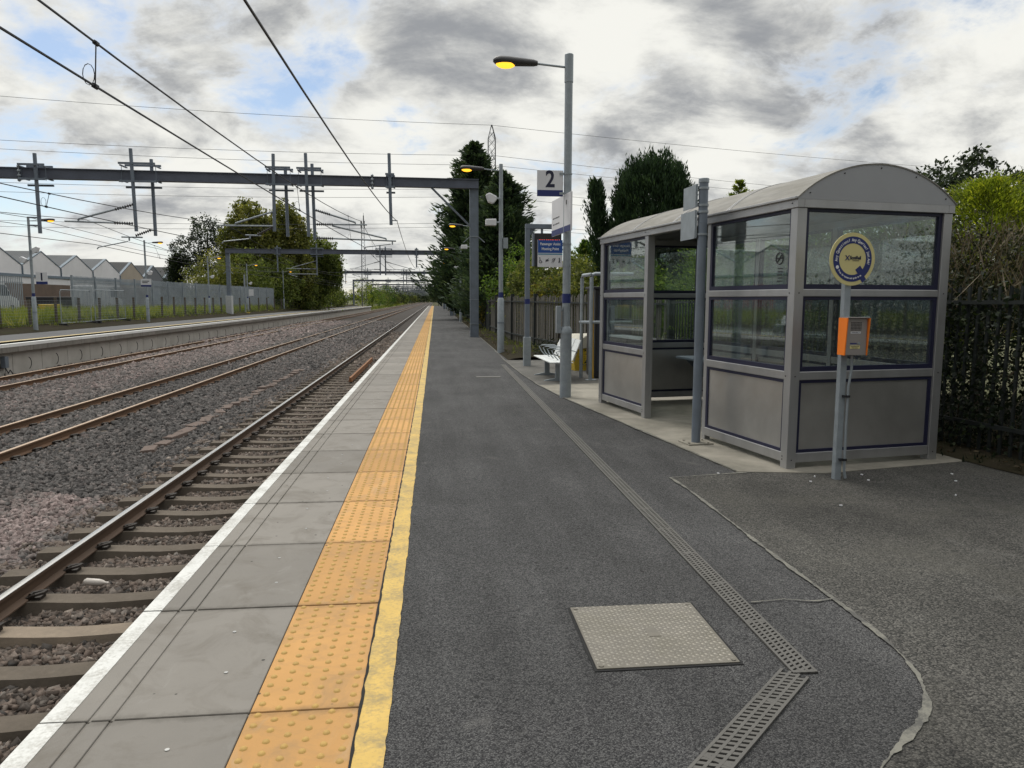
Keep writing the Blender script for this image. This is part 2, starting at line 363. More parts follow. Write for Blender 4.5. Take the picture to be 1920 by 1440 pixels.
SIGNW = M('white_sign_face', (.66, .66, .68), .45, var=.06, scale=3)
SIGNB = M('blue_sign_face', (.016, .075, .30), .45, var=.08)
TXTW = M('white_lettering', (.75, .75, .75), .5, var=.02)
TXTN = M('navy_lettering', (.012, .014, .04), .5, var=.05)
TEAL = M('teal_stripe', (.03, .22, .36), .5, var=.05)
CREAM = M('cream_sign_face', (.60, .53, .24), .5, var=.08, scale=3)
ORNG = M('orange_plastic', (.85, .20, .012), .4, var=.06)
HGREY = M('warm_grey_metal', (.30, .275, .26), .45, .4, var=.08)
BENW = M('white_powder_coat', (.62, .64, .63), .45, var=.08)
YELL = M('yellow_plastic', (.52, .36, .025), .5, var=.15, dirt=(.3, .22, .04))
LIDW = M('pale_lid', (.52, .49, .40), .6, var=.12, dirt=(.33, .3, .22))
WOODF = M('weathered_fence_timber', (.14, .13, .112), .85, var=.45, scale=3, stretch=(9, 9, .5), dirt=(.055, .055, .045), dscale=2, damt=.8)
WOODP = M('brown_fence_post', (.085, .068, .05), .9, var=.3, scale=5)
DKFEN = M('dark_steel_fence', (.022, .027, .026), .7, .2, var=.25)
PALI = M('galvanised_palisade', (.29, .325, .36), .55, .3, var=.18, scale=2, dirt=(.19, .22, .25), dscale=.9, damt=.6)
BARK = M('bark', (.06, .048, .038), .9, var=.35, scale=6)
WALLW = M('white_render_wall', (.72, .71, .72), .85, var=.05, scale=.5, dirt=(.55, .55, .55), dscale=.35, damt=.4)
WALLB = M('beige_render_wall', (.36, .31, .25), .85, var=.12, scale=.5)
WALLG = M('slate_grey_wall', (.13, .14, .155), .85, var=.12, scale=.5)
def m_corr(name, col, k=5.):
    mt, t, N, p = nodes(name); v = objc(t)
    wv = N.new('ShaderNodeTexWave'); wv.inputs['Scale'].default_value = k; wv.bands_direction = 'X'; t.links.new(v, wv.inputs['Vector'])
    c = mixc(t, ramp(t, wv.outputs['Fac'], [(.0, (.25,)*3), (.3, (1,)*3)]), tuple(q*.6 for q in col), col)
    t.links.new(mixc(t, .35, c, ramp(t, nz(t, v, .4, 6), [(.3, tuple(q*.6 for q in col)), (.7, col)])), p.inputs['Base Color']); p.inputs['Roughness'].default_value = .9; p.inputs['Specular IOR Level'].default_value = .08
    return mt
ROOFC = m_corr('corrugated_roof', (.15, .155, .16), 1.1)
ROOFD = m_corr('dark_corrugated_roof', (.085, .085, .085), .9)
BLUEW = M('blue_grey_cladding', (.15, .19, .23), .7, var=.1)
VANW = M('white_van_paint', (.6, .61, .62), .35, var=.06)
REDP = M('red_van_paint', (.42, .05, .05), .4, var=.1)
TYRE = M('tyre_rubber', (.02, .02, .02), .8, var=.1)
CARG = M('dark_car_glass', (.03, .04, .05), .12, var=.1)
SODIUM = m_emit('sodium_lens', (1., .48, .03), 1.6)
LHEAD = M('dark_lantern_shell', (.045, .043, .045), .45, .2, var=.15)
REDLED = m_emit('red_led_text', (1., .09, .03), 1.2)
PANELC = M('wall_panel_concrete', (.43, .405, .37), .85, var=.12, scale=1.2, dirt=(.30, .28, .245), dscale=.9, damt=.6)
# ------------------------------------------------------------------ text
def text(name, s, size, mat, parent, loc, rot=(R(90), 0, 0), align='CENTER', bold=0., sx=1., space=1.):
    cu = bpy.data.curves.new(name, 'FONT'); cu.body = s; cu.size = size; cu.align_x = align; cu.align_y = 'CENTER'; cu.offset = bold; cu.space_character = space; cu.extrude = .0008
    ob = bpy.data.objects.new('tmp', cu); COL.objects.link(ob)
    dg = bpy.context.evaluated_depsgraph_get(); me = bpy.data.meshes.new_from_object(ob.evaluated_get(dg)); bpy.data.objects.remove(ob)
    me.transform(Matrix.Scale(sx, 4, (1, 0, 0)))
    o = bpy.data.objects.new(name, me); COL.objects.link(o); me.materials.clear(); me.materials.append(mat)
    o.location = loc; o.rotation_euler = rot
    if parent: o.parent = parent; KIDS.setdefault(parent.name, []).append(o)
    return o
# ================================================================== SETTING
RAILZ = -.915
def sheet(name, mat, rows, kind='structure', smooth=60):
    """rows: list of equally long lists of points -> grid sheet"""
    mb = MB(); n = len(rows[0])
    for r in rows: mb.v += [tuple(p) for p in r]
    for i in range(len(rows)-1):
        for j in range(n-1): mb.f.append((i*n+j, i*n+j+1, (i+1)*n+j+1, (i+1)*n+j))
    return tag(mb.build(name, mat, smooth=smooth, fix=False), kind=kind)
PR = [(-3000, 2.), (-300, .6), (-60, .35), (-28, .35), (-23, .2), (-19.9, -.06), (-17.0, -.06), (-15.2, -1.32), (-1.2, -1.32), (1.6, -.05), (6, -.03), (10, .1), (60, .6), (300, 2), (3000, 6)]
def profile(y):
    if y < 185: return [(x, y, z) for x, z in PR]
    k = min(1, (y-185)/20)
    return [(x, y, z+(k*(-.9-z) if -17.5 < x < 2 and z > -1 else 0)) for x, z in PR]
sheet('ground', GRND, [profile(y) for y in (-60, 0, 20, 60, 120, 185, 205, 300, 600, 1200, 4000)])
# platform body and tarmac
mb = MB(); mb.box((-1.36, -25, -1.3), (1.95, 187, -.012)); tag(mb.build('platform_body', PANELC), kind='structure')
tag(MB().prism([(-.2, -25), (3.6, -25), (3.4, 6.6), (2.85, 6.6), (2.13, 11.7), (1.95, 13.6), (1.95, 187), (-.2, 187)], 'z', -.2, 0).build('platform_tarmac', T_TAR, smooth=0), kind='structure')
# coping slabs with joints, grooves, white edge
J0, JP = 2.79-25*1.01, 1.01
cop, wht, tac, dome, grv = MB(), MB(), MB(), MB(), MB()
k = 0
while J0+k*JP < 187:
    y0 = J0+k*JP+.005; y1 = J0+(k+1)*JP-.005; rz = rnd.uniform(-.0015, .0015)
    e = rnd.uniform(0, .003)
    for a, b in ((-1.5, -1.330), (-1.318, -1.246), (-1.234, -.733)): cop.box((a, y0, -.18), (b, y1, e), bev=.003)
    cop.box((-1.335, y0, -.18), (-1.2, y1, -.006))
    wht.box((-1.5015, y0, -.16), (-1.412, y1, e+.003))
    tac.box((-.729, y0, -.18), (-.308, y1, e), bev=.003)
    if -2 < y1 < 90:
        for i in range(6):
            for j in range(14):
                cx = -.729+.421*(i+.5)/6; cy = y0+(j+(.25 if i % 2 else .75))*(y1-y0)/14
                n = 10 if y1 < 15 else 6
                if y1 > 30 and False: continue
                r = .0155; b = len(dome.v)
                for rr, zz in ((r, e-.001), (r*.72, e+.0055)):
                    dome.v += [(cx+rr*math.cos(2*math.pi*q/n), cy+rr*math.sin(2*math.pi*q/n), zz) for q in range(n)]
                dome.f += [(b+q, b+(q+1) % n, b+n+(q+1) % n, b+n+q) for q in range(n)]+[tuple(b+n+q for q in range(n))]
    k += 1
tag(cop.build('coping_slabs', COPE, smooth=0), kind='structure')
tag(wht.build('white_edge_line', WHT, smooth=0), kind='structure')
tag(tac.build('tactile_paving', TACT, smooth=0), kind='structure')
tag(dome.build('tactile_domes', BUFF, smooth=60, fix=False), kind='structure')
# stripe painted on a ragged edge
def ragged(name, mat, pts_l, pts_r, z):
    mb = MB(); n = len(pts_l)
    mb.v = [(x, y, z) for x, y in pts_l]+[(x, y, z) for x, y in pts_r]
    mb.f = [(i, n+i, n+i+1, i+1) for i in range(n-1)]
    return tag(mb.build(name, mat, smooth=0, fix=False), kind='structure')
ys = [-3]; 
while ys[-1] < 187: ys.append(ys[-1]+(.05 if ys[-1] < 14 else .6))
def jag(a): return [rnd.gauss(0, a) for _ in ys]
wob = [0]
for _ in ys: wob.append(wob[-1]*.90+rnd.gauss(0, .0010))
ragged('yellow_line', YEL, [(-.303+q*.6, y) for q, y in zip(jag(.004), ys)], [(-.190+w+rnd.gauss(0, .0022), y) for w, y in zip(wob, ys)], .004)
ragged('edge_crack', DARK, [(-.311+rnd.uniform(-.002, .003), y) for y in ys], [(-.3015+rnd.uniform(-.004, .006), y) for y in ys], .0052)
# old tarmac beyond the patched area, mortar seam
seam = [(5.6, 7.0), (4.6, 6.62), (3.6, 6.46), (2.95, 6.47), (2.5, 6.40), (2.105, 6.33), (2.13, 5.9), (2.12, 5.0), (2.11, 4.2), (2.12, 3.6), (2.12, 3.2), (2.07, 2.83), (1.93, 2.55), (1.70, 2.36), (1.48, 2.2), (1.15, 1.85), (.75, 1.2), (.4, .2), (.3, -3), (7, -3), (6.2, 4)]
mb = MB(); mb.prism([(x, y) for x, y in seam], 'z', -.05, .004); tag(mb.build('old_tarmac', T_OLD, smooth=0), kind='structure')
def smoothline(pts, step, wig):
    out = []
    for (a, b), (c, d) in zip(pts, pts[1:]):
        n = max(1, int(math.hypot(c-a, d-b)/step))
        for i in range(n): out.append((a+(c-a)*i/n+rnd.gauss(0, wig), b+(d-b)*i/n+rnd.gauss(0, wig)))
    out.append(pts[-1]); return out
def chaikin(pts, n=2):
    for _ in range(n):
        q = [pts[0]]
        for a, b in zip(pts, pts[1:]): q += [(a[0]*.75+b[0]*.25, a[1]*.75+b[1]*.25), (a[0]*.25+b[0]*.75, a[1]*.25+b[1]*.75)]
        pts = q+[pts[-1]]
    return pts
def strip(pts, w, wv):
    l, r = [], []; w0 = w; k = 0.
    for i, p in enumerate(pts):
        a = pts[max(0, i-1)]; b = pts[min(len(pts)-1, i+1)]; d = math.hypot(b[0]-a[0], b[1]-a[1]) or 1
        nx, ny = -(b[1]-a[1])/d, (b[0]-a[0])/d; k = k*.8+rnd.uniform(-wv, wv)*.55; q = w0*max(.25, 1+k)
        l.append((p[0]+nx*q, p[1]+ny*q)); r.append((p[0]-nx*q, p[1]-ny*q))
    return l, r
for nm, pts, w in (('mortar_seam', seam[3:17], .019), ('mortar_crack', [(1.66, 3.6), (1.85, 3.62), (2.0, 3.58), (2.11, 3.6)], .008)):
    p = smoothline(pts[:3]+chaikin(pts[2:])[1:] if len(pts) > 5 else pts, .022, .0016); l, r = strip(p, w*.62, .75); ragged(nm, MORT, l, r, .009)
# concrete base under and beside the shelter
pad = [(2.80, 6.5), (2.10, 11.7), (1.93, 13.6), (3.9, 14.0), (4.9, 9.6), (5.4, 6.75), (3.6, 6.36)]
tag(MB().prism(pad, 'z', -.1, .0085).build('concrete_base', CONC, smooth=0), kind='structure')
pav = [(1.935, 13.6), (1.86, 16), (1.84, 19.4), (3.6, 21.5), (3.95, 14.0)]
tag(MB().prism(pav, 'z', -.1, .006).build('dark_paving', PAVE, smooth=0), kind='structure')
kp = smoothline([(2.80, 6.52), (2.10, 11.7), (1.93, 13.6), (1.85, 16), (1.83, 19.4), (1.90, 24), (1.94, 40), (1.97, 186)], .12, .003)
l, r = strip(kp, .014, .5); ragged('kerb_edging', MORT, l, r, .013)
# verge on the right behind the kerb
mb = MB(); n = 60
rows = []
for i in range(n):
    y = 19.4+i*2.85; rows.append([(x, y, .004+(.05+.05*rnd.random())*s) for x, s in ((1.93, 0), (2.1, .6), (2.5, 1), (3.2, 1.), (4.5, 1.2), (6.5, 1.3))])
sheet('right_verge', SOIL, rows)
rows = []
for i in range(18):
    y = -4+i*1.3; x0 = 5.3-max(0, y-6.7)*.12+(.0 if y > 6 else .3); rows.append([(x0+q, y, .012+(.03+.04*rnd.random())*(q > .05)) for q in (0, .15, .5, 1.2, 2.2, 4.)])
sheet('right_hedge_bank', SOIL, rows)
# opposite platform
mb = MB(); mb.box((-18.75, -20, -.9), (-15.1, 178, 0)); tag(mb.build('opposite_platform', T_FAR, smooth=0), kind='structure')
cop, wht, tac, wal = MB(), MB(), MB(), MB()
for i in range(150):
    y = -20+i*1.32
    if y > 177: break
    cop.prism([(-15.72, 0), (-14.85, 0), (-14.85, -.29), (-14.87, -.31), (-15.72, -.31)], 'y', y+.007, y+1.313)
    wht.box((-15.03, y+.004, -.105), (-14.842, y+1.316, .006))
    tac.box((-16.05, y, -.05), (-15.725, y+1.32, .004))
for i in range(100):
    y = -20+i*2.0
    if y > 176.5: break
    wal.box((-15.25, y+.012, -1.35), (-15.05, y+1.988, -.313), bev=.01)
tag(cop.build('opposite_coping', COPE, smooth=0), kind='structure'); tag(wht.build('opposite_white_line', M('white_nosing', (.74, .74, .72), .6, var=.06, scale=1.), smooth=0), kind='structure')
tag(tac.build('opposite_tactile_strip', M('pale_tactile', (.46, .36, .19), .85, var=.12), smooth=0), kind='structure')
tag(wal.build('opposite_platform_wall', PANELC, smooth=0), kind='structure')
arc = MB()
for i in range(100):
    y = -20+i*2.0+1.0
    if 14 < y < 110:
        arc.tube([(-15.045, y+.22*math.cos(a), -.78+.22*math.sin(a)) for a in [R(-75+15*q) for q in range(11)]], .014, 4)
tag(arc.build('cast_arc_marks', DARK, smooth=0), kind='structure')
rows = []
for i in range(70):
    y = -20+i*3; rise = .18+.12*min(1, max(0, (y-36)/20))
    rows.append([(-18.6, y, -.03), (-18.78, y, .01+.04*rnd.random()), (-19.2, y, .06+.05*rnd.random()), (-20.2, y, rise), (-23, y, .32), (-28, y, .42), (-45, y, .45)])
sheet('left_verge', SOIL, rows[:13]+rows[13:])
# track bed
rows = []
for i in range(50):
    y = -12+i*14 if i else -12
    rows.append([(x, y, z) for x, z in ((-15.2, -1.20), (-13.2, -1.10), (-11, -1.12), (-9.6, -1.13), (-7.8, -1.10), (-6.2, -1.12), (-4.9, -1.21), (-4.2, -1.19), (-1.4, -1.17))])
sheet('track_bed', BALB, rows)

# rails
def rail_mesh(name, x, label, top, y1=900):
    prof = [(-.07, 0), (.07, 0), (.07, .012), (.012, .035), (.012, .115), (.035, .125), (.035, .150), (-.035, .150), (-.035, .125), (-.012, .115), (-.012, .035), (-.07, .012)]
    t = thing('rail', label, 'rail', (x, 0, RAILZ-.157), 0, 'running rails')
    MB().prism(prof, 'y', -8, y1).build('rail_web', RUSTN if x > -4 else RUSTR, t, smooth=0)
    MB().prism([(-.034, .1505), (.034, .1505), (.033, .155), (.025, .159), (-.025, .159), (-.033, .155)], 'y', -8, y1).build('rail_head', top, t, smooth=50)
    return t
for x, lab, mt in ((-2.245, 'steel rail closest to the platform coping, beneath its white edge', SHINE), (-3.68, 'bright polished rail nearest to the platform, far rail of its track', SHINE),
                   (-7.10, 'rusty rail of the middle track on its near side', SHINE2), (-8.535, 'rusty rail of the middle track on its far side', SHINE2),
                   (-12.45, 'rusty rail of the far track on the side away from the opposite platform', SHINE2), (-13.885, 'rusty rail of the far track right under the opposite platform wall', SHINE2)):
    rail_mesh('rail', x, lab, mt)
def sleeper_mb(h=.2):
    prof = [(-1.25, .17), (-1.24, .2), (-.95, .205), (-.52, .20), (-.25, .185), (0, .178), (.25, .185), (.52, .20), (.95, .205), (1.24, .2), (1.25, .17), (1.25, 0), (-1.25, 0)]
    mb = MB(); n = len(prof)
    for w, dz in ((.135, 0), (.10, 0)):
        pass
    top = [p for p in prof if p[1] > .1]
    k = len(top)
    vs = [(x, -.14, 0) for x, z in top]+[(x, -.10, z) for x, z in top]+[(x, .10, z) for x, z in top]+[(x, .14, 0) for x, z in top]
    fs = []
    for q in range(3):
        for i in range(k-1): fs.append((q*k+i, q*k+i+1, (q+1)*k+i+1, (q+1)*k+i))
    fs += [(0, k, 2*k, 3*k), (k-1, 4*k-1, 3*k-1, 2*k-1)]
    return mb.add(vs, fs)
def clip_mb(sg):
    mb = MB(); q = sg
    mb.tube([(.07*q, -.05, .23), (.13*q, -.06, .255), (.17*q, -.03, .26), (.175*q, .03, .255), (.12*q, .055, .245), (.06*q, .03, .24), (.055*q, -.01, .235)], .016, 6)
    mb.box((.06*q-.03, -.055, .2), (.06*q+.10, .05, .228)); return mb
SL0 = None
def sleeper(x, y, z, lab, grp, mat=None):
    global SL0
    if SL0 is None:
        SL0 = thing('sleeper', lab, 'railway sleeper', (x, y, z), 0, grp)
        sleeper_mb().build('sleeper_beam', SLEEP, SL0, smooth=30)
        for rx in (-.7175, .7175):
            for sg in (-1, 1):
                c = clip_mb(sg).build('rail_clip', CLIP, SL0); c.location = (rx, 0, 0)
        t = SL0
    else:
        t = copy_tree(SL0); t.location = (x, y, z); t['label'] = lab; t['group'] = grp
    if mat:
        ch = KIDS[SL0.name][0] if t is SL0 else t.children[0]
        for o in t.children:
            if o.name.startswith('sleeper_beam'):
                o.data = o.data.copy(); o.data.materials[0] = mat
    return t
g1, g2, g3 = 'sleepers of the track beside the platform', 'half buried sleepers of the middle track', 'half buried sleepers of the far track'
yy = 4.05; i = 0
while yy < 62:
    z = RAILZ-.157-.205+rnd.uniform(-.006, .004)
    if i == 0: sleeper(-2.96, yy, z-.06, 'concrete sleeper by the platform edge, mostly buried under brown stones', g1)
    elif i == 3: sleeper(-2.96, yy, z, 'pale sandy sleeper, lightest of those next to the platform', g1, SLEEPL)
    else: sleeper(-2.96, yy, z, 'brown concrete sleeper dished at its middle, on the track beside the platform', g1)
    yy += .675; i += 1
yy = 12.2
while yy < 58: sleeper(-7.82, yy, RAILZ-.157-.205, 'sleeper of the middle track, nearly covered by ballast between rusty rails', g2); yy += .675
yy = 21.5
while yy < 66: sleeper(-13.17, yy, RAILZ-.157-.205, 'sleeper of the far track, nearly covered by ballast below the opposite platform', g3); yy += .675

# ballast stones: nobody could count them
def rocks(nproto, rg):
    v = np.array([(-1, -1, -1), (1, -1, -1), (1, 1, -1), (-1, 1, -1), (-1, -1, 1), (1, -1, 1), (1, 1, 1), (-1, 1, 1)])*.74
    f = np.array([(0, 2, 1), (0, 3, 2), (4, 5, 6), (4, 6, 7), (0, 1, 5), (0, 5, 4), (1, 2, 6), (1, 6, 5), (2, 3, 7), (2, 7, 6), (3, 0, 4), (3, 4, 7)])
    return [(v+rg.uniform(-.42, .42, (8, 3)))*np.array([1.3, .95, .72])*rg.uniform(.8, 1.2, 3) for _ in range(nproto)], f
def scatter(name, pts, size, mat, tintf, seed=1):
    rg = np.random.default_rng(seed); P, f = rocks(40, rg); P = np.array(P); n = len(pts)
    pid = rg.integers(0, 40, n); sc = size*rg.uniform(.6, 1.45, n)
    a = rg.normal(size=(n, 4)); a[:, :3] *= np.array([.55, .55, 1.]); a /= np.linalg.norm(a, axis=1)[:, None]
    x, y, z, w = a.T
    Rm = np.stack([1-2*(y*y+z*z), 2*(x*y-z*w), 2*(x*z+y*w), 2*(x*y+z*w), 1-2*(x*x+z*z), 2*(y*z-x*w), 2*(x*z-y*w), 2*(y*z+x*w), 1-2*(x*x+y*y)], 1).reshape(n, 3, 3)
    V = np.einsum('nij,nkj->nki', Rm, P[pid])*np.broadcast_to(np.asarray(sc).reshape(-1, 1, 1), (n, 1, 1))+pts[:, None, :]
    F = f[None]+(np.arange(n)*8)[:, None, None]
    tint = np.repeat(np.clip(tintf(pts, rg), 0, 1), 8)
    o = np_mesh(name, V.reshape(-1, 3), F.reshape(-1, 3), mat, tint=tint)
    return tag(o, kind='stuff')
def jgrid(x0, x1, y0, y1, s, rg, jit=.5):
    X, Y = np.meshgrid(np.arange(x0, x1, s), np.arange(y0, y1, s)); p = np.stack([X.ravel(), Y.ravel()], 1); return p+rg.uniform(-jit, jit, p.shape)*s
def bedz(x): return np.interp(x, [-15.2, -13.2, -11, -9.6, -7.8, -6.2, -4.9, -4.2, -1.4], [-1.20, -1.10, -1.12, -1.13, -1.10, -1.12, -1.21, -1.19, -1.17])
STB = m_stone('brown_ballast', [(0, (.035, .031, .028)), (.35, (.085, .067, .055)), (.6, (.135, .102, .083)), (.8, (.16, .142, .125)), (1, (.27, .225, .19))])
STG = m_stone('grey_pink_ballast', [(0, (.036, .034, .033)), (.3, (.088, .081, .077)), (.5, (.135, .115, .107)), (.75, (.205, .158, .148)), (1, (.32, .26, .245))])
rg = np.random.default_rng(5)
def near(y0, y1, s, size, nm, seed):
    p = jgrid(-4.6, -1.52, y0, y1, s, rg); z = bedz(p[:, 0])+.020+rg.uniform(-.022, .022, len(p))
    z -= .05*((np.abs(p[:, 0]+3.68) < .2) | (np.abs(p[:, 0]+2.245) < .2))
    k = np.abs(((p[:, 1]-4.05)/.675+.5) % 1-.5)*.675           # keep sleeper tops clear
    ok = (k > .125) | (rg.random(len(p)) < .03) | ((p[:, 1] < 4.4))
    ok &= ~((p[:, 0] < -4.05) & (k < .15))
    z -= .015*(k < .2)
    scatter(nm, np.column_stack([p, z])[ok], size, STB, lambda q, r: r.normal(.42, .22, len(q)), seed)
near(2.2, 11, .026, .026, 'ballast_by_platform', 2); near(11, 30, .045, .038, 'ballast_by_platform', 3); near(30, 62, .10, .07, 'ballast_by_platform', 4)
def field(x0, x1, y0, y1, s, size, nm, seed):
    p = jgrid(x0, x1, y0, y1, s, rg); z = bedz(p[:, 0])+rg.uniform(-.02, .03, len(p))
    for xr in (-7.10, -8.535, -12.45, -13.885, -3.68): z -= .07*(np.abs(p[:, 0]-xr) < .14)
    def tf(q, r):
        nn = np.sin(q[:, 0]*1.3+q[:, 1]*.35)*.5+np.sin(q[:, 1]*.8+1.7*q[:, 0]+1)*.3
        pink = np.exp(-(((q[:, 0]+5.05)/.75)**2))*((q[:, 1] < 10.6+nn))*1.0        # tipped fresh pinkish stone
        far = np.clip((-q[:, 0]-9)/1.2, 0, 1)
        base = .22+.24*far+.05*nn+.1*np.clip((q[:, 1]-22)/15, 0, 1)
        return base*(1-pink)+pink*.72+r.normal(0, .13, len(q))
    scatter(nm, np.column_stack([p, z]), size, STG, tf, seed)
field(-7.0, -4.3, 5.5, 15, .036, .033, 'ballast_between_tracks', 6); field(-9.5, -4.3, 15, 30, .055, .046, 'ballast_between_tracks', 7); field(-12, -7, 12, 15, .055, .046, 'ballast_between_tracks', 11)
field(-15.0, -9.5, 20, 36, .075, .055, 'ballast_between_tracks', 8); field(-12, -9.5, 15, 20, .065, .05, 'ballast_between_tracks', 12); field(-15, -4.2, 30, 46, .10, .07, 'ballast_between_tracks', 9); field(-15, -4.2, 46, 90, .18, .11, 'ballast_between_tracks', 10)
# heap of loose troughing between the tracks, a short spare rail, a bottle
TRO = M('brown_trough_concrete', (.115, .083, .068), .9, var=.3, scale=5); lid0 = None
for i in range(24):
    h = rnd.uniform(-.03, .035)
    if lid0 is None:
        lid0 = MB().box((-.12, -.26, -.2), (.12, .26, .0), bev=.012).build('trough_lid', TRO); o = lid0
    else:
        o = lid0.copy(); COL.objects.link(o)
    o.location = (-5.2+rnd.uniform(-.05, .05), 13.8+i*.66, -1.09+h); o.rotation_euler = (rnd.uniform(-.05, .05), rnd.uniform(-.1, .1), rnd.uniform(-.3, .3))
    tag(o, 'brown concrete trough lid half sunk in the stones between near and middle tracks', 'trough lid', 'row of brown trough lids between the tracks')
mb = MB(); mb.prism([(-.06, 0), (.06, 0), (.06, .02), (.03, .1), (.035, .14), (-.035, .14), (-.03, .1), (-.06, .02)], 'y', 24.2, 32.6)
o = mb.build('spare_rail', M('orange_rust', (.23, .105, .045), .85, var=.3)); o.location = (-2.75, 0, -1.07)
tag(o, 'short loose length of orange rusty rail lying between the running rails', 'rail')
mb = MB(); mb.tube([(0, 0, 0), (.02, 0, 0), (.14, 0, 0), (.17, 0, 0), (.2, 0, 0), (.235, 0, 0)], [.02, .034, .034, .028, .013, .013], 12)
o = mb.build('plastic_bottle', M('frosted_plastic', (.42, .38, .34), .4, var=.15)); o.location = (-3.30, 7.05, -1.045); o.rotation_euler = (0, .05, R(-8)); tag(o, 'crushed pale plastic bottle lying on the stones by the near rail', 'bottle')
# drainage channel
def grate(name, L, w, label, loc, rz, ncol=3, pitch=.03):
    t = thing(name, label, 'drain', loc, rz, 'iron drain grates in the tarmac')
    MB().box((-w/2, 0, -.02), (w/2, L, .003)).build('channel_shade', DARK, t, smooth=0)  # flat dark strip, its colour stands for the shade down in the drain
    mb = MB(); xs = [-w/2+i*(w-.012)/ncol for i in range(ncol+1)]
    for x in xs: mb.box((x, 0, .0), (x+.012, L, .011))
    n = int(L/pitch)
    for c in range(ncol):
        for i in range(n):
            y = (i+(c % 2)*.5)*pitch
            if y+pitch*.55 > L: continue
            a, b = xs[c]+.012, xs[c+1]; s = .012
            mb.add([(a, y, .0), (b, y+s, .0), (b, y+s+pitch*.56, .0), (a, y+pitch*.56, .0), (a, y, .010), (b, y+s, .010), (b, y+s+pitch*.56, .010), (a, y+pitch*.56, .010)], [(4, 5, 6, 7), (0, 1, 5, 4), (3, 7, 6, 2)])
    k = 0
    while k < L: mb.box((-w/2, k, 0), (w/2, k+.02, .0105)); k += .5
    mb.build('grating', GRATE, t, smooth=0)
    return t
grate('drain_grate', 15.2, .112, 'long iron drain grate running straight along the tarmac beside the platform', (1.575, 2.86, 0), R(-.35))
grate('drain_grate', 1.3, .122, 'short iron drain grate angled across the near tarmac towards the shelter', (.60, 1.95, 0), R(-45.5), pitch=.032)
t = thing('manhole_cover', 'square pale chequer plate manhole cover set in the tarmac', 'manhole cover', (1.01, 3.3, 0))
MB().box((-.335, -.335, -.02), (.335, .335, .0045)).build('frame', DARK, t, smooth=0)
st = MB(); mb = MB(); mb.box((-.322, -.322, 0), (.322, .322, .0095))
for i in range(30):
    for j in range(22):
        x = -.305+i*.021; y = -.298+j*.0284+(i % 2)*.0142
        if abs(x-.02) < .03 and abs(y) < .055: continue
        a = .0095; vs = []
        d = .0088; e = .0042
        q = 1 if (i+j) % 2 else -1
        st.add([(x-d, y-d*q, .0094), (x+e, y-e*q*1, .0094), (x+d, y+d*q, .0094), (x-e, y+e*q, .0094), (x, y, .0135)], [(0, 1, 4), (1, 2, 4), (2, 3, 4), (3, 0, 4)])
mb.box((-.01, -.045, .009), (.05, .045, .0115))
for a in (-.30, .30):
    for b in (-.30, .30): mb.disc((a, b, .009), (0, 0, 1), .012, 10, .004)
mb.build('plate', MANH, t, smooth=0); st.build('raised_studs', STUD, t, smooth=0, fix=False)
mb = MB(); mb.box((-.25, -.11, -.01), (.25, .11, .006)); o = mb.build('inspection_plate', GRATE); o.location = (1.1, 15.2, .002); tag(o, 'small dark inspection plate flush with the tarmac farther along', 'manhole cover')
# screw heads in the coping
mb = MB()
k = 0
for i in range(26):
    y = 2.1+i*1.01
    for x, dy in ((-.92, .0), (-.98, .45)): mb.disc((x+rnd.uniform(-.02, .02), y+dy+rnd.uniform(-.06, .06), .002), (0, 0, 1), .0085, 10, .002)
tag(mb.build('survey_studs', M('bright_stud', (.36, .36, .35), .4, .5)), kind='structure')
# ================================================================== SHELTER
def bevel(o, w=.004):
    b = o.modifiers.new('bevel', 'BEVEL'); b.width = w; b.segments = 2; b.limit_method = 'ANGLE'; return o
sh = thing('waiting_shelter', 'aluminium and glass waiting shelter with arched roof standing on the platform', 'shelter', (3.31, 6.551, 0), R(9.3))
LEN, DEP = 4.75, 1.75
def post(x, y, z0=0., z1=2.446, w=.1, d=.1): bevel(MB().box((x, y, z0), (x+w, y+d, z1)).build('post', ALU, sh, smooth=0))
post(0, 0); post(0, 3.1); post(0, 4.65, .0); post(DEP-.1, 0); post(DEP-.1, 4.65); post(DEP-.08, 1.55, .06, w=.06, d=.07); post(DEP-.08, 3.1, .06, w=.06, d=.07); post(.02, 1.55, .0, w=.07, d=.07)
def bay(axis, s0, s1, c, inward):
    """one framed wall bay from s0 to s1; c: outer face, inward +1/-1 is the side of the room"""
    def bx(mb, a, b, d0, d1, z0, z1):
        p, q = sorted((c+inward*d0, c+inward*d1))
        return mb.box((p, a, z0), (q, b, z1)) if axis == 'y' else mb.box((a, p, z0), (b, q, z1))
    for z0, z1 in ((.06, .153), (.852, .933), (1.637, 1.707)):
        bevel(bx(MB(), s0+.001, s1-.001, .012, .075, z0, z1).build('rail', ALU, sh, smooth=0), .006)
    g = MB(); w = .04
    for z0, z1 in ((.153, .852), (.933, 1.637), (1.707, 2.446)):
        for za, zb in ((z0, z0+(.03 if z0 < .5 else .045)), (z1-.03, z1)): bx(g, s0, s1, .022, .065, za, zb)
        for a, b in ((s0, s0+w), (s1-w, s1)): bx(g, a, b, .0225, .0655, z0, z1)
    g.build('gasket', NAVY, sh, smooth=0)
    bx(MB(), s0+w, s1-w, .034, .052, .18, .825).build('kick_panel', ALUP, sh, smooth=0)
    for z0, z1 in ((.975, 1.61), (1.75, 2.418)): bx(MB(), s0+w-.005, s1-w+.005, .040, .046, z0, z1).build('pane', GLASS, sh, smooth=0)
bay('y', .1, 1.55, 0, 1); bay('y', 3.2, 4.65, 0, 1)
bay('x', .1, DEP-.1, 0, 1); bay('x', .1, DEP-.1, LEN, -1)
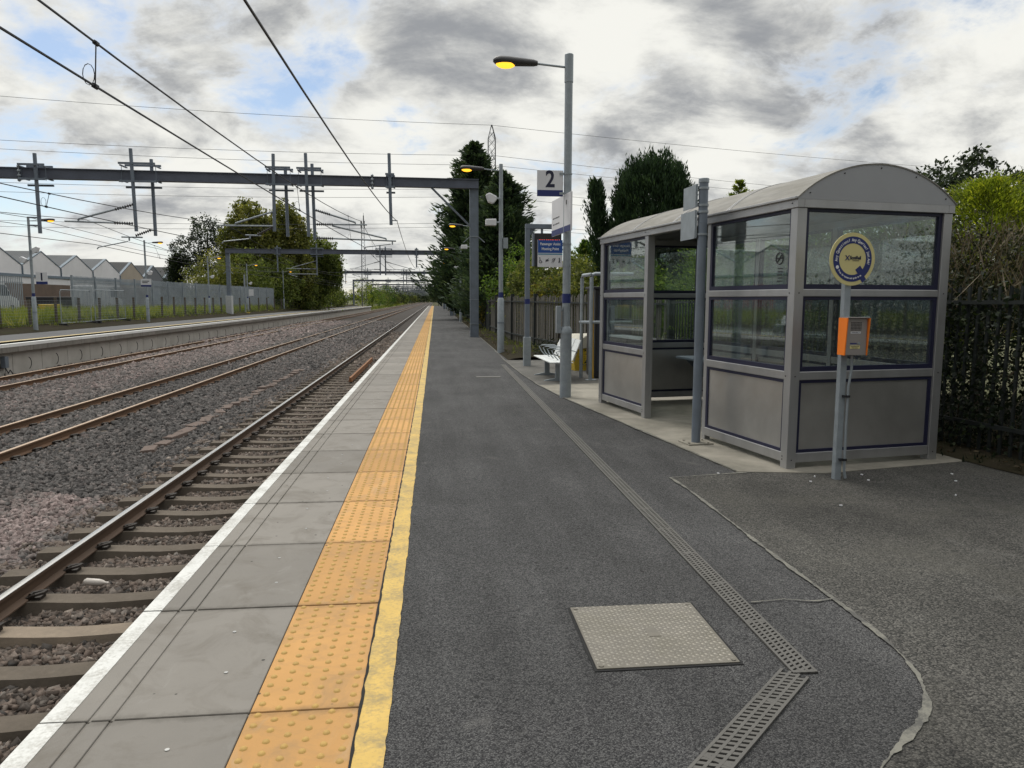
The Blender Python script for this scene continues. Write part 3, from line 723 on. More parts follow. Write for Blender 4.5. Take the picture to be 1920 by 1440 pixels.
for a, b in ((.1, 1.55), (1.62, 3.1), (3.17, 4.65)): bay('y', a, b, DEP, -1)
f = MB()
for a, b in (((-.012, -.012, 2.446), (.06, LEN+.012, 2.53)), ((DEP-.06, -.012, 2.446), (DEP+.012, LEN+.012, 2.53))): f.box(a, b)
for a, b in (((.061, -.012, 2.446), (DEP-.061, .05, 2.53)), ((.061, LEN-.05, 2.446), (DEP-.061, LEN+.012, 2.53))): f.box(a, b)
bevel(f.build('fascia', ALU, sh, smooth=0))
hc, sg = DEP/2+.03, .345; rad = (hc*hc+sg*sg)/(2*sg); a0 = math.asin(hc/rad)
arcp = [(DEP/2+rad*math.sin(a), 2.531+sg-rad+rad*math.cos(a)) for a in [-a0+2*a0*i/28 for i in range(29)]]
arcl = [(DEP/2+(rad-.012)*math.sin(a), 2.531+sg-rad+(rad-.012)*math.cos(a)) for a in [-a0+2*a0*i/28 for i in range(29)]]
rf = MB().prism(arcp+arcl[::-1], 'y', -.02, LEN+.02).build('roof', ROOFM, sh, smooth=30)
jb = MB()
for y in (1.15, 1.19, 2.36, 2.4, 3.55, 3.59):
    jb.prism([(x, z+.006) for x, z in arcp]+[(x, z-.004) for x, z in arcp[::-1]], 'y', y-.008, y+.008)
jb.build('roof_seam', ALU, rf, smooth=30)
GABM = M('gable_sheet', (.34, .345, .36), .5, .45, var=.08, scale=2)
for a, b in ((-.014, .0), (LEN, LEN+.014)): MB().prism([(x, z) for x, z in arcl], 'y', a, b).build('gable_panel', GABM, sh, smooth=0)
gm = MB()
for i in (2, 8, 14, 20, 26): gm.disc((arcl[i][0]*.97+.025, -.014, arcl[i][1]-.03), (0, -1, 0), .007, 8, .005)
gm.build('rivet', BLK, sh)
bt = MB()
for y in (.05, 3.15, 4.7):
    for z in (.09, .12, .89, 1.67, 2.49): bt.disc((-.0005 if z < 2.4 else -.0125, y+.02, z), (-1, 0, 0), .006, 8, .004)
for x in (.05, DEP-.05):
    for z in (.09, .89, 1.67): bt.disc((x, -.0005, z), (0, -1, 0), .006, 8, .004)
bt.build('bolt', BLK, sh)
bevel(MB().box((-.045, -.02, 2.522), (-.012, LEN+.02, 2.545)).build('eaves_trim', ALU, sh, smooth=0))
ps = MB().box((1.18, 3.0, .70), (1.62, 4.5, .735), bev=.01).build('perch_seat', STEELD, sh)
for y in (3.15, 4.3):
    MB().prism([(1.25, .70), (1.66, .70), (1.66, .38), (1.6, .38)], 'y', y, y+.02).build('bracket', STEELD, ps, smooth=0)
MB().box((.06, 3.4, 1.05), (.3, 4.5, 1.075)).build('ledge', SIGNW, sh)
ns = MB(); c = (.0385, .30, 2.0)
ns.tube([(c[0], c[1]+.055*math.cos(a), c[2]+.055*math.sin(a)) for a in [i*math.pi/12 for i in range(25)]], .006, 5)
ns.tube([(c[0], c[1]-.04, c[2]+.04), (c[0], c[1]+.04, c[2]-.04)], .006, 5); ns.box((.037, .25, 1.995), (.0395, .35, 2.008))
for i in range(5): ns.box((.037, .25, 1.90-i*.03), (.0395, .34-rnd.random()*.03, 1.91-i*.03))
tag(ns.build('no_smoking_sticker', BLK, None).__class__ and bpy.data.objects['no_smoking_sticker'], 'no smoking sticker with small text on the front glass pane', 'sticker')
o = bpy.data.objects['no_smoking_sticker']; o.location = sh.location; o.rotation_euler = sh.rotation_euler

# pole with two edge-on sign plates before the shelter
t = thing('sign_pole', 'grey round pole on a bolted base plate before the shelter entrance', 'pole', (2.9, 7.87, 0))
MB().tube([(0, 0, .02), (0, 0, 2.86)], .050, 16).build('shaft', STEELD, t); MB().tube([(0, 0, 2.86), (0, 0, 2.9), (0, 0, 2.905)], [.057, .057, .05], 16).build('cap', STEEL, t)
mb = MB().box((-.15, -.13, .009), (.15, .13, .022), rz=.15); 
for a in (-.11, .11):
    for b in (-.09, .09): mb.disc((a, b, .022), (0, 0, 1), .013, 6, .012)
mb.build('base_plate', CONC, t, smooth=0)
cl = MB()
for z in (2.80, 2.62, 2.55, 2.31): cl.tube([(0, 0, z-.012), (0, 0, z+.012)], .0585, 16)
cl.build('clamp', STEEL, t)
for z0, z1, lab, ln in ((2.60, 2.845, 'upper of two grey sign plates seen nearly edge-on on the shelter pole', .36), (2.27, 2.57, 'lower of two grey sign plates seen nearly edge-on on the shelter pole', .42)):
    mb = MB().box((-.012, -.02, z0), (-.006, ln, z1)); mb.box((-.006, .01, z1-.05), (.02, ln-.05, z1-.02)); mb.box((-.006, .01, z0+.02), (.02, ln-.05, z0+.05)); mb.box((-.022, .0, z0), (-.0121, .03, z1))
    o = mb.build('sign_plate', STEEL, smooth=0); o.location = (2.838, 7.88, 0); o.rotation_euler = (0, 0, .06); tag(o, lab, 'sign', 'sign plates on the shelter pole')

# help point
t = thing('help_point', 'orange and grey intercom box on a post before the shelter end', 'help point', (3.60, 6.13, 0))
pb = MB(); pb.box((-.045, -.005, .0), (.012, .005, 1.75)); pb.box((-.045, .0051, 0), (-.038, .055, 1.75)); pb.box((.005, .0051, 0), (.012, .055, 1.75))
bevel(pb.build('post', STEEL, t, smooth=0), .002)
MB().tube([(.045, -.02, .02), (.03, -.02, .1), (.026, -.02, .5), (.028, -.02, .85), (.048, -.02, 1.0), (.045, -.02, 1.15)], .0115, 8).build('conduit', STEEL, t)
cb = MB()
for z in (.19, .76): cb.box((-.02, -.035, z-.01), (.042, -.0051, z+.01))
cb.build('conduit_clip', BLK, t)
bd = MB().prism([(-.085, 1.13), (-.115, 1.13), (-.115, 1.45), (-.085, 1.45)], 'x', -.075, .115)
bevel(bd.build('intercom_body', HGREY, t, smooth=0), .004)
for xs, lab in ((-.085, None), (.116, None)):
    MB().prism([(-.004, 1.13), (-.118, 1.13), (-.143, 1.452), (-.004, 1.452)], 'x', xs, xs+.009).build('side_cheek', ORNG, t, smooth=0)
MB().prism([(-.0055, 1.131), (-.0845, 1.131), (-.0845, 1.449), (-.0055, 1.449)], 'x', -.075, .115).build('rear_case', ORNG, t, smooth=0)
MB().box((-.0755, -.143, 1.4525), (.1155, -.006, 1.458)).build('hood', HGREY, t, smooth=0)
sp = MB()
for i in range(8):
    for j in range(6): sp.box((-.035+i*.0125, -.1165, 1.345+j*.0125), (-.035+i*.0125+.008, -.1151, 1.345+j*.0125+.0075))
sp.build('speaker_grille', DARK, t, smooth=0)
MB().box((-.035, -.117, 1.318), (.055, -.1152, 1.335)).build('label_strip', SIGNW, t, smooth=0)
text('lettering', 'EMERGENCY', .013, TXTN, t, (.01, -.1175, 1.3265))
MB().box((-.035, -.117, 1.187), (.055, -.1152, 1.215)).build('label_strip', CREAM, t, smooth=0)
text('lettering', 'INFORMATION', .011, TXTN, t, (.01, -.1175, 1.206)); text('lettering', 'Press button', .011, TXTN, t, (.01, -.1175, 1.195))
MB().box((-.035, -.1165, 1.228), (.025, -.1152, 1.238)).build('label_strip', NAVYP, t, smooth=0)
MB().tube([(.045, -.115, 1.234), (.045, -.122, 1.234)], .011, 12).build('call_button', STEEL, t)
d = thing('round_sign', 'round cream sign with navy ring of white lettering above the intercom', 'sign', (3.60, 6.115, 1.957), R(8))
d.scale = (.955, .955, .955)
RD = .237
MB().disc((0, 0, 0), (0, -1, 0), RD, 56, .006).build('disc', CREAM, d)
rg_ = MB(); n = 56; ro, ri = .203, .141
vs = [(ro*math.cos(2*math.pi*i/n), -.0075, ro*math.sin(2*math.pi*i/n)) for i in range(n)]+[(ri*math.cos(2*math.pi*i/n), -.0075, ri*math.sin(2*math.pi*i/n)) for i in range(n)]
rg_.add(vs, [(i, (i+1) % n, n+(i+1) % n, n+i) for i in range(n)])
ca, sa = math.cos(R(-52)), math.sin(R(-52))
def rot(u, v): return (u*ca-v*sa, -.0077, u*sa+v*ca)
rg_.quad(rot(.095, -.032), rot(.16, -.032), rot(.16, .032), rot(.095, .032)); rg_.quad(rot(.195, -.04), rot(.236, -.04), rot(.236, .012), rot(.195, .012))
rg_.build('navy_ring', NAVYP, d, smooth=0, fix=False)
def arc_text(s, r, a_start, a_end, size, flip=False):
    n = len(s)
    for i, ch in enumerate(s):
        if ch == ' ': continue
        a = R(a_start+(a_end-a_start)*i/(n-1)); x, z = r*math.cos(a), r*math.sin(a)
        text('letter', ch, size, TXTW, d, sx=.78, loc=(x, -.0085, z), rot=(R(90), (R(90)-a)*1 if not flip else (R(270)-a), 0), bold=.0006)
arc_text('Any Questions?', .170, 184, 105, .039); arc_text('Any Queries?', .170, 93, 33, .039); arc_text('Just Ask!', .170, 22, -14, .037)
arc_text('Press the button and speak to us', .172, 216, 303, .023, True)
MB().disc((.172*math.cos(R(205)), -.0078, .172*math.sin(R(205))), (0, -1, 0), .016, 14, .001).build('white_dot', TXTW, d)
tx = MB(); 
for sx, sz in ((1, 1), (1, -1)): tx.tube([(-.075, -.0085, .012+.022*sz*-1), (-.035, -.0085, .012+.022*sz)], .004, 4)
tx.build('cross_mark', NAVYP, d)
text('lettering', 'ScotRail', .042, TXTN, d, (.03, -.0085, .012), bold=.0015, sx=.85); MB().box((.0, -.008, -.016), (.07, -.0066, -.011)).build('small_print', TXTN, d, smooth=0)

# ================================================================== LAMPS
def lantern_parts(t, s, z, detail=True):
    """s: -1 arm reaches left, +1 right; z: arm height at the post"""
    n = 14; L = [(.50, .045, .035), (.56, .055, .05), (.75, .075, .06), (.95, .095, .07), (1.08, .10, .068), (1.16, .08, .05), (1.195, .03, .02)]
    mb = MB()
    for x, wy, hz in L:
        zc = z+.04+(x-.5)*.03
        mb.v += [(s*x, wy*math.cos(2*math.pi*i/n), zc+hz*1.15*math.sin(2*math.pi*i/n)*(1 if math.sin(2*math.pi*i/n) > 0 else .8)) for i in range(n)]
    for k in range(len(L)-1): mb.f += [(k*n+i, k*n+(i+1) % n, (k+1)*n+(i+1) % n, (k+1)*n+i) for i in range(n)]
    mb.f += [tuple(range(n)), tuple(len(L)*n-n+i for i in range(n))]
    h = mb.build('lantern', LHEAD, t)
    mb = MB(); q = 8
    for k in range(q+1):
        a = math.pi*k/q; x = 1.0-.155*math.cos(a); w = .085*math.sin(a)+.002
        mb.v += [(s*x, w*math.cos(math.pi*i/8), z+.018-.8*w*math.sin(math.pi*i/8)) for i in range(9)]
    for k in range(q): mb.f += [(k*9+i, k*9+i+1, k*9+9+i+1, k*9+9+i) for i in range(8)]
    mb.build('lens', SODIUM, h)
    MB().tube([(s*.05, 0, z), (s*.53, 0, z+.04)], .017, 8).build('arm', STEEL, t)
def lamp(x, y, label, s=-1, H=5.42, kind='round', group='lamp posts', z0=0., arm_rz=0., mat=None):
    t = thing('lamp_post', label, 'lamp post', (x, y, z0), arm_rz, group)
    if kind == 'round':
        MB().tube([(0, 0, 1.17), (0, 0, H-.42), (0, 0, H)], [.064, .062, .062], 20).build('shaft', STEEL, t)
        MB().tube([(0, 0, 0), (0, 0, 1.05), (0, 0, 1.052), (0, 0, 1.10), (0, 0, 1.17)], [.094, .094, .1, .1, .066], 20).build('base', STEEL, t)
        MB().tube([(0, 0, H-.42), (0, 0, H+.0), (0, 0, H+.01)], [.069, .069, .06], 20).build('top_sleeve', STEEL, t)
    else:
        MB().tube([(0, 0, 1.62), (0, 0, H)], [.068, .055], 16).build('shaft', STEEL, t)
        MB().tube([(0, 0, 0), (0, 0, 1.6), (0, 0, 1.66)], [.105, .1, .07], 16).build('base', STEEL, t)
        MB().tube([(0, 0, .90), (0, 0, .93)], .112, 16).build('strap', STEELD, t)
    z0_, z1_ = (1.55, 1.70) if kind == 'round' else (1.66, 1.82)
    MB().tube([(0, 0, z0_), (0, 0, z1_)], .0685 if kind == 'round' else .0705, 20).build('blue_band', NAVYP, t)
    lantern_parts(t, s, H-.19)
    return t
l1 = lamp(2.135, 11.9, 'nearest lamp post on the right, tall and lit amber, carrying the number 2 sign')
mb = MB()
mb.box((-.165, -.05, 1.06), (-.09, .06, 1.50)); mb.box((-.09, -.02, 1.12), (-.06, .02, 1.16)); mb.box((-.09, -.02, 1.42), (-.06, .02, 1.46))
bevel(mb.build('junction_box', STEEL, l1, smooth=0)); MB().tube([(-.12, 0, 1.06), (-.11, 0, 1.0), (-.07, .0, .95)], .012, 6).build('cable', BLK, l1)
lamp(1.975, 22.09, 'grey lamp post with thick base and two white cameras, second on the right', H=5.55, kind='box')
RIGHT = [(1.92, 37.2), (1.90, 54.1), (2.05, 74.6), (1.95, 92), (1.95, 110), (1.95, 128), (1.95, 146), (1.95, 165)]
for i, (x, y) in enumerate(RIGHT):
    lamp(x, y, ['lit lamp post mostly hidden behind the thick blue grey gantry post', 'slim lamp post just left of the gantry post, lit lantern over the platform', 'distant lamp post beside the second gantry post on the right'][i] if i < 3 else 'small far lamp post along the right edge of the platform end', H=5.4, kind='box', group='lamp posts' if i < 3 else 'far lamp posts on the right platform')
LEFT = [(-19.15, 37.8), (-19.1, 51.8), (-20.4, 70), (-20.4, 84), (-20.3, 103), (-20.2, 118), (-20, 133), (-19.8, 146), (-19.6, 160)]
for i, (x, y) in enumerate(LEFT):
    lab = ['leftmost lamp post, on the opposite platform, with the number 1 sign', 'second lamp post on the opposite platform, carrying a white name board', 'lit lamp post left of the gantry leg on the opposite platform', 'lamp post just right of the gantry leg on the opposite platform, with cameras', 'lit lamp post standing against the big birch on the opposite platform'][i] if i < 5 else 'small far lit lamp post at the end of the opposite platform'
    lamp(x, y, lab, s=1, H=5.42, kind='box', group='lamp posts' if i < 5 else 'far lamp posts on the opposite platform', z0=.03)

def camera_unit(x, y, z, label, s=-1, big=True, rz=0):
    t = thing('security_camera', label, 'camera', (x, y, z), rz)
    mb = MB(); mb.prism([(s*.08, .05), (s*.3, .16), (s*.42, .1), (s*.34, -.12), (s*.2, -.16), (s*.1, -.06)] if big else [(s*.1, -.1), (s*.1, .1), (s*.42, .09), (s*.42, -.1)], 'y', -.09, .09)
    bevel(mb.build('housing', SIGNW, t, smooth=0), .03); MB().tube([(0, 0, 0), (s*.14, 0, 0)], .025, 8).build('bracket', STEEL, t)
    return t
camera_unit(1.93, 22.0, 4.55, 'hooded white loudspeaker camera, upper one on the second lamp post'); camera_unit(1.93, 22.0, 3.86, 'round white camera, lower one on the second lamp post', big=False)
camera_unit(1.75, 37.1, 4.2, 'small white camera beside the thick gantry post on the right', big=False)
camera_unit(1.85, 54, 3.9, 'tiny white camera on the third lamp post visible on the right', big=False); camera_unit(2.0, 74.5, 4.3, 'tiny white camera on a far lamp post on the right', big=False)
camera_unit(-19.2, 37.7, 3.42, 'white loudspeaker on the leftmost lamp post', s=-1); camera_unit(-19.1, 37.7, 3.9, 'white camera facing right near the top of the leftmost lamp post', s=1)
camera_unit(-19.05, 51.7, 3.3, 'small white camera on the lamp post with the name board', s=1); camera_unit(-20.3, 70, 3.6, 'small white camera on the lamp post left of the gantry leg', s=1)
camera_unit(-20.3, 84, 3.3, 'small white camera on the lamp post right of the gantry leg', s=1)
mb = MB(); mb.box((0, -.05, -.19), (.14, .05, .12)); o = bevel(mb.build('control_box', STEEL, smooth=0)); o.location = (2.04, 22.07, 3.3); tag(o, 'small grey control box strapped to the second lamp post on the right', 'box')

# ================================================================== SIGNS ON THE RIGHT
t = thing('platform_number_sign', 'square white platform sign reading 2 on the nearest lamp post', 'sign', (1.85, 11.9, 3.445))
bevel(MB().box((-.21, -.012, -.2035), (.21, .008, .2035)).build('sign_plate', SIGNW, t, smooth=0), .003); MB().box((-.209, -.0135, -.203), (.209, -.0121, -.105)).build('blue_stripe', NAVYP, t, smooth=0)
text('number', '2', .36, TXTN, t, (-.0, -.0145, .055), bold=.008, sx=.85)
mb = MB()
for z in (.15, -.155): mb.box((.15, -.02, z-.02), (.215, -.0122, z+.02)); mb.tube([(.285, 0, z-.012), (.285, 0, z+.012)], .071, 16)
mb.build('bracket', STEEL, t, smooth=0)
t = thing('name_board', 'white station board seen at a steep angle on the nearest lamp post', 'sign', (2.09, 12.1, 2.97), R(4.5))
bevel(MB().box((-.03, -.62, -.295), (.0, .62, .3)).build('sign_plate', SIGNW, t, smooth=0), .004); MB().box((-.0318, -.619, -.294), (-.0302, .619, -.20)).build('blue_stripe', NAVYP, t, smooth=0)
mb = MB()
for k in range(2):
    y = .52
    for w in (.1, .05, .12, .07): mb.box((-.0318, y-w, -.02-k*.1), (-.0302, y, .0-k*.1)); y -= w+.03
mb.box((-.0318, -.40, .13), (-.0302, -.34, .20)); mb.build('small_print', BLK, t, smooth=0)
t = thing('meeting_point_sign', 'blue and white Passenger Assist Meeting Point sign on the lamp post', 'sign', (1.857, 11.88, 2.34))
bevel(MB().box((-.202, -.01, -.215), (.202, .006, .215)).build('sign_plate', SIGNW, t, smooth=0), .003); MB().box((-.2005, -.0118, .01), (.2005, -.0101, .2145)).build('blue_panel', SIGNB, t, smooth=0)
MB().box((-.2005, -.0118, -.018), (.2005, -.0101, -.002)).build('teal_stripe', TEAL, t, smooth=0)
text('lettering', 'Passenger Assist', .058, TXTW, t, (0, -.013, .15), bold=.0012, sx=.86); text('lettering', 'Meeting Point', .058, TXTW, t, (0, -.013, .072), bold=.0012, sx=.86)
pg = MB(); P_ = lambda cx, pts, r=.0045: pg.tube([(cx+x, -.012, -.11+z) for x, z in pts], r, 4)
ar = lambda cx, cz, r, a0, a1: [(cx+r*math.cos(R(a0+(a1-a0)*i/14)), cz+r*math.sin(R(a0+(a1-a0)*i/14))) for i in range(15)]
P_(-.155, ar(-.002, -.018, .021, 110, 380)); P_(-.155, [(-.012, .028), (-.008, -.004), (.012, -.004), (.02, -.03), (.028, -.028)], .005); P_(-.155, ar(-.014, .04, .005, 0, 360))
P_(-.05, ar(0, -.012, .026, 35, 145)); P_(-.05, ar(0, .016, .026, 215, 325)); P_(-.05, ar(0, .002, .006, 0, 360)); P_(-.05, [(-.026, -.028), (.026, .032)])
P_(.055, ar(0, .01, .02, -40, 200)); P_(.055, [(.015, -.002), (.004, -.02), (-.006, -.03)]); P_(.055, [(-.03, -.032), (.03, .036)])
P_(.15, ar(0, .034, .006, 0, 360)); P_(.15, [(0, .024), (-.002, -.004), (-.012, -.036)], .006); P_(.15, [(-.002, -.004), (.012, -.036)], .006); P_(.15, [(0, .018), (.014, .0)])
pg.build('pictogram', TXTN, t)
mb = MB()
for z in (.16, -.19): mb.tube([(.2, .02, z), (.34, .02, z)], .011, 6); mb.tube([(.278, .02, z-.014), (.278, .02, z+.014)], .07, 16)
mb.build('bracket', STEEL, t)
t = thing('information_display', 'hanging train display on a cranked grey post behind the sign lamp', 'display', (2.22, 17.7, 0))
bevel(MB().box((-.055, -.055, .7), (.055, .055, 3.28)).build('post', STEELD, t, smooth=0)); bevel(MB().box((-.085, -.085, 0), (.085, .085, .705)).build('base', STEEL, t, smooth=0))
MB().box((-.0565, -.0565, 1.5), (.0565, .0565, 1.62)).build('blue_band', NAVYP, t, smooth=0)
bevel(MB().box((-.055, -.06, 3.28), (1.0, .06, 3.39)).build('crossbeam', STEELD, t, smooth=0)); MB().prism([(.056, 3.28), (.2, 3.28), (.056, 3.12)], 'y', -.01, .01).build('gusset', STEELD, t, smooth=0)
mb = MB()
for x in (.32, .72): mb.box((x, -.03, 3.17), (x+.05, .03, 3.28))
mb.build('hanger', STEELD, t, smooth=0)
h = bevel(MB().box((.15, -.12, 2.40), (.80, .14, 3.17)).build('display_case', BLK, t, smooth=0), .008); MB().box((.125, -.13, 2.40), (.15, .15, 3.175)).build('case_edge', STEELD, h, smooth=0)
mb = MB(); x = .26
while x < .74:
    w = rnd.uniform(.02, .05); mb.box((x, -.1225, 2.985), (x+w, -.1205, 3.02)); x += w+rnd.uniform(.012, .03)
mb.build('led_row', REDLED, h, smooth=0)

# ================================================================== BENCH, GRIT BIN, PIPES, CABINET
bn = thing('bench', 'white perforated metal bench with armrests behind the nearest lamp post', 'bench', (2.2, 13.95, 0), R(2), 'white platform benches')
for k in range(3): bevel(MB().box((.0+k*.155, 0, .385), (.145+k*.155, 1.9, .405)).build('seat_slat', BENW, bn, smooth=0))
for k in range(4):
    y = .03+k*.47; MB().add([(.44, y, .43), (.44, y+.42, .43), (.60, y+.42, .83), (.60, y, .83), (.455, y, .425), (.455, y+.42, .425), (.615, y+.42, .825), (.615, y, .825)], [(0, 1, 2, 3), (7, 6, 5, 4), (0, 4, 5, 1), (1, 5, 6, 2), (2, 6, 7, 3), (3, 7, 4, 0)]).build('backrest', BENW, bn, smooth=0)
for k in range(5):
    y = .01+k*.47; MB().tube([(.47, y, .42), (.53, y, .60), (.45, y, .625), (.18, y, .625), (.12, y, .60), (.17, y, .5), (.26, y, .40)], .011, 6).build('armrest', STEEL, bn)
bf = MB(); bf.box((.2, .05, .34), (.26, 1.85, .384)); bf.build('frame', STEEL, bn, smooth=0)
for y in (.35, 1.5):
    MB().prism([(.18, .34), (.28, .34), (.28, .06), (.50, .02), (.50, .0), (-.04, .0), (-.04, .02), (.18, .06)], 'y', y, y+.06).build('leg', STEEL, bn, smooth=0)
b2 = copy_tree(bn); b2.location = (-18.3, 29.2, .03); b2.rotation_euler = (0, 0, R(180)); b2['label'] = 'white metal bench on the opposite platform, out at the left'
t = thing('grit_bin', 'yellow grit bin with a pale sloping lid beside the bench', 'grit bin', (3.42, 16.9, 0), R(10))
MB().prism([(-.36, 0), (.36, 0), (.42, .60), (-.42, .50)], 'y', -.5, .5).build('body', YELL, t, smooth=0)
bevel(MB().prism([(-.45, .47), (-.43, .58), (-.12, .80), (.40, .80), (.45, .60)], 'y', -.53, .53).build('lid', LIDW, t, smooth=0), .015)
t = thing('pipe_frame', 'grey tubular pipe frame with bent top beside the shelter', 'pipe frame', (3.09, 14.43, 0))
MB().tube([(0, 0, 0), (0, 0, 2.04), (.02, .0, 2.09), (.07, .0, 2.11), (.85, .06, 2.11)], .038, 12).build('upright', STEEL, t)
MB().tube([(-.10, .45, 0), (-.10, .45, 2.04), (-.09, .4, 2.09), (0, 0, 2.10)], .036, 12).build('upright', STEEL, t)
MB().tube([(-.12, .5, 1.15), (.0, .0, 1.16), (.85, .06, 1.16)], .03, 10).build('crossbar', STEEL, t); MB().box((-.09, -.07, 0), (.12, .09, .015)).build('base_plate', STEEL, t)
t = thing('equipment_cabinet', 'tall dark cabinet with a yellow edge strip behind the pipe frame', 'cabinet', (3.6, 15.1, 0))
bevel(MB().box((-.36, -.35, .02), (.4, .45, 1.82)).build('case', BLK, t, smooth=0), .01); bevel(MB().box((-.40, -.39, 1.82), (.44, .49, 1.87)).build('top', BLK, t, smooth=0), .01)
MB().box((-.30, -.362, .15), (.36, -.3505, 1.7)).build('door', M('dark_blue_door', (.02, .025, .045), .5), t, smooth=0)
MB().tube([(-.395, -.37, .01), (-.425, -.37, 1.78)], .022, 8).build('yellow_strip', M('yellow_strip', (.62, .36, .03), .5), t)
# ================================================================== OVERHEAD LINE
def g1y(x): return 31.7+.17*(x-1.66)
def seg(mb, a, b, r, n=8): return mb.tube([a, b], r, n)
def cantilever(parent, pts_struts, insul, reg, f):
    """struts: list of ((x,z),(x,z),r); f maps (x,z) to a point"""
    mb = MB()
    for a, b, r in pts_struts: seg(mb, f(*a), f(*b), r)
    for a, b in reg: seg(mb, f(*a), f(*b), .022, 6)
    c = mb.build('cantilever', STEEL, parent)
    for a, b in insul: MB().ribbed(f(*a), f(*b), .062, 8).build('insulator', INSU, c)
def gantry_frame(t, f, xl, xr, z0, z1, skew, left_post):
    mb = MB(); a, b = f(xl, 0), f(xr, 0); th = math.atan(skew)
    def bar(x0, x1, za, zb, d0, d1):      # along the beam, drop follows the beam's fall
        P = [(x0, d0, za), (x1, d0, za), (x1, d1, za), (x0, d1, za), (x0, d0, zb), (x1, d0, zb), (x1, d1, zb), (x0, d1, zb)]
        vs = [(x-(d)*math.sin(th), f(x, 0)[1]+d*math.cos(th), z+FALL[0]*(x-xr)) for x, d, z in P]
        mb.add(vs, [(3, 2, 1, 0), (4, 5, 6, 7), (0, 1, 5, 4), (1, 2, 6, 5), (2, 3, 7, 6), (3, 0, 4, 7)])
    bar(xl, xr, z0+.03, z1-.03, -.09, .09); bar(xl, xr, z1-.03, z1, -.15, .15); bar(xl, xr, z0, z0+.03, -.15, .15)
    mb.build('beam', BEAM, t, smooth=0)
    for x in [xr-.17]+([xl+.17] if left_post else []):
        p = f(x, 0); q = MB(); zt = z0+FALL[0]*(x-xr)
        q.box((p[0]-.18, p[1]-.02, -.1), (p[0]-.155, p[1]+.3, zt)); q.box((p[0]+.155, p[1]-.02, -.1), (p[0]+.18, p[1]+.3, zt)); q.box((p[0]-.154, p[1]+.0, -.1), (p[0]+.154, p[1]+.03, zt))
        po = q.build('post', STEELD, t, smooth=0)
        q = MB()
        for k in range(3):
            for s in (-1, 1): q.tube([(p[0]+s*.18, p[1]+.1*k, 4.25), (p[0]+s*.45, p[1]+.1*k-.05, 4.02)], .012, 4)
        q.box((p[0]-.19, p[1]-.03, 4.24), (p[0]+.19, p[1]+.31, 4.27)); q.box((p[0]-.185, p[1]-.025, 1.6), (p[0]+.185, p[1]+.305, 1.62)); q.box((p[0]-.185, p[1]-.025, .55), (p[0]+.185, p[1]+.305, .57))
        q.build('climbing_guard', STEEL, po, smooth=0)
    q = MB()
    for d in (-.06, .2): q.tube([(xr-2.0, f(xr-2, 0)[1]+d, z0+.02), (xr-.34, f(xr-.3, 0)[1]+d, z0-1.55)], .035, 4)
    q.build('brace', STEELD, t, smooth=0)
FALL = [.0208]
g1 = thing('overhead_line_gantry', 'nearest gantry, its long dark beam spanning the whole railway at the left', 'gantry', (0, 0, 0), 0, 'overhead line gantries')
F1 = lambda x, z: (x, g1y(x), z)
gantry_frame(g1, F1, -20.2, 1.87, 6.24, 6.62, .17, True)
F0 = lambda x, z: (x, g1y(x)-.27, z); FB = lambda x, z: (x, g1y(x)+.27, z)
def drop(t, f, x0, z0, x1, z1, r=.065): MB().tube([f(x0, z0), f(x1, z1)], r, 10).build('drop_tube', STEELD, t)
for x0, z0, x1, z1, ff in ((-14.19, 6.76, -14.18, 3.94, F0), (-11.1, 7.1, -11.05, 4.1, F0), (-10.61, 6.84, -10.59, 3.99, FB), (-6.16, 7.18, -6.2, 4.23, F0), (-5.83, 6.75, -5.81, 4.08, FB), (-4.97, 7.27, -4.93, 4.06, F0), (-4.82, 6.97, -4.78, 3.98, FB), (-1.77, 7.44, -1.73, 4.61, F0)): drop(g1, ff, x0, z0, x1, z1)
def clampset(t, x, f, zt, zb, w=.45):
    mb = MB(); y = f(x, 0)[1]
    for z, d in ((zt, -.34), (zb, -.34), (zb-.14, .27), (zt+.02, .27)): mb.box((x-w/2, y+d-.03, z), (x+w/2, y+d+.03, z+.07))
    for dx in (-w/2+.02, w/2-.06):
        for z in (zt-.05, zb+.06): mb.box((x+dx, y-.31, z), (x+dx+.06, y+.30, z+.04))
        mb.tube([(x+dx+.03, y-.2, zb), (x+dx+.03, y-.2, zt)], .012, 4)
    mb.build('clamp_bracket', STEELD, t, smooth=0)
for x, w in ((-14.3, .9), (-10.9, 1.3), (-6.0, .95), (-4.85, .95), (-1.75, .36)):
    q = FALL[0]*(x-1.87); clampset(g1, x, F1, 6.66+q+(.14 if w > .5 and x > -13 else 0), 6.15+q, w)
cantilever(g1, [((-11.35, 5.0), (-12.94, 4.49), .038), ((-13.38, 4.40), (-11.2, 4.385), .034), ((-12.94, 4.49), (-12.94, 4.38), .03)], [((-11.1, 5.08), (-11.75, 4.87)), ((-11.15, 4.385), (-11.8, 4.387))], [], F0)
cantilever(g1, [((-10.6, 4.2), (-10.75, 4.2), .03), ((-11.76, 3.92), (-11.04, 3.92), .03), ((-11.5, 3.92), (-11.5, 3.78), .028)], [((-10.75, 4.2), (-11.3, 3.97))], [((-11.55, 3.76), (-12.55, 3.52)), ((-12.55, 3.52), (-12.6, 3.45))], FB)
cantilever(g1, [((-6.2, 5.0), (-7.61, 4.5), .038), ((-8.15, 4.40), (-6.2, 4.43), .034), ((-7.61, 4.5), (-7.61, 4.41), .03), ((-7.27, 4.06), (-6.69, 4.05), .03), ((-7.1, 4.05), (-7.1, 3.93), .028)], [((-6.25, 4.4), (-6.85, 4.08))], [((-7.14, 3.92), (-8.05, 3.80)), ((-8.05, 3.80), (-8.11, 3.73))], F0)
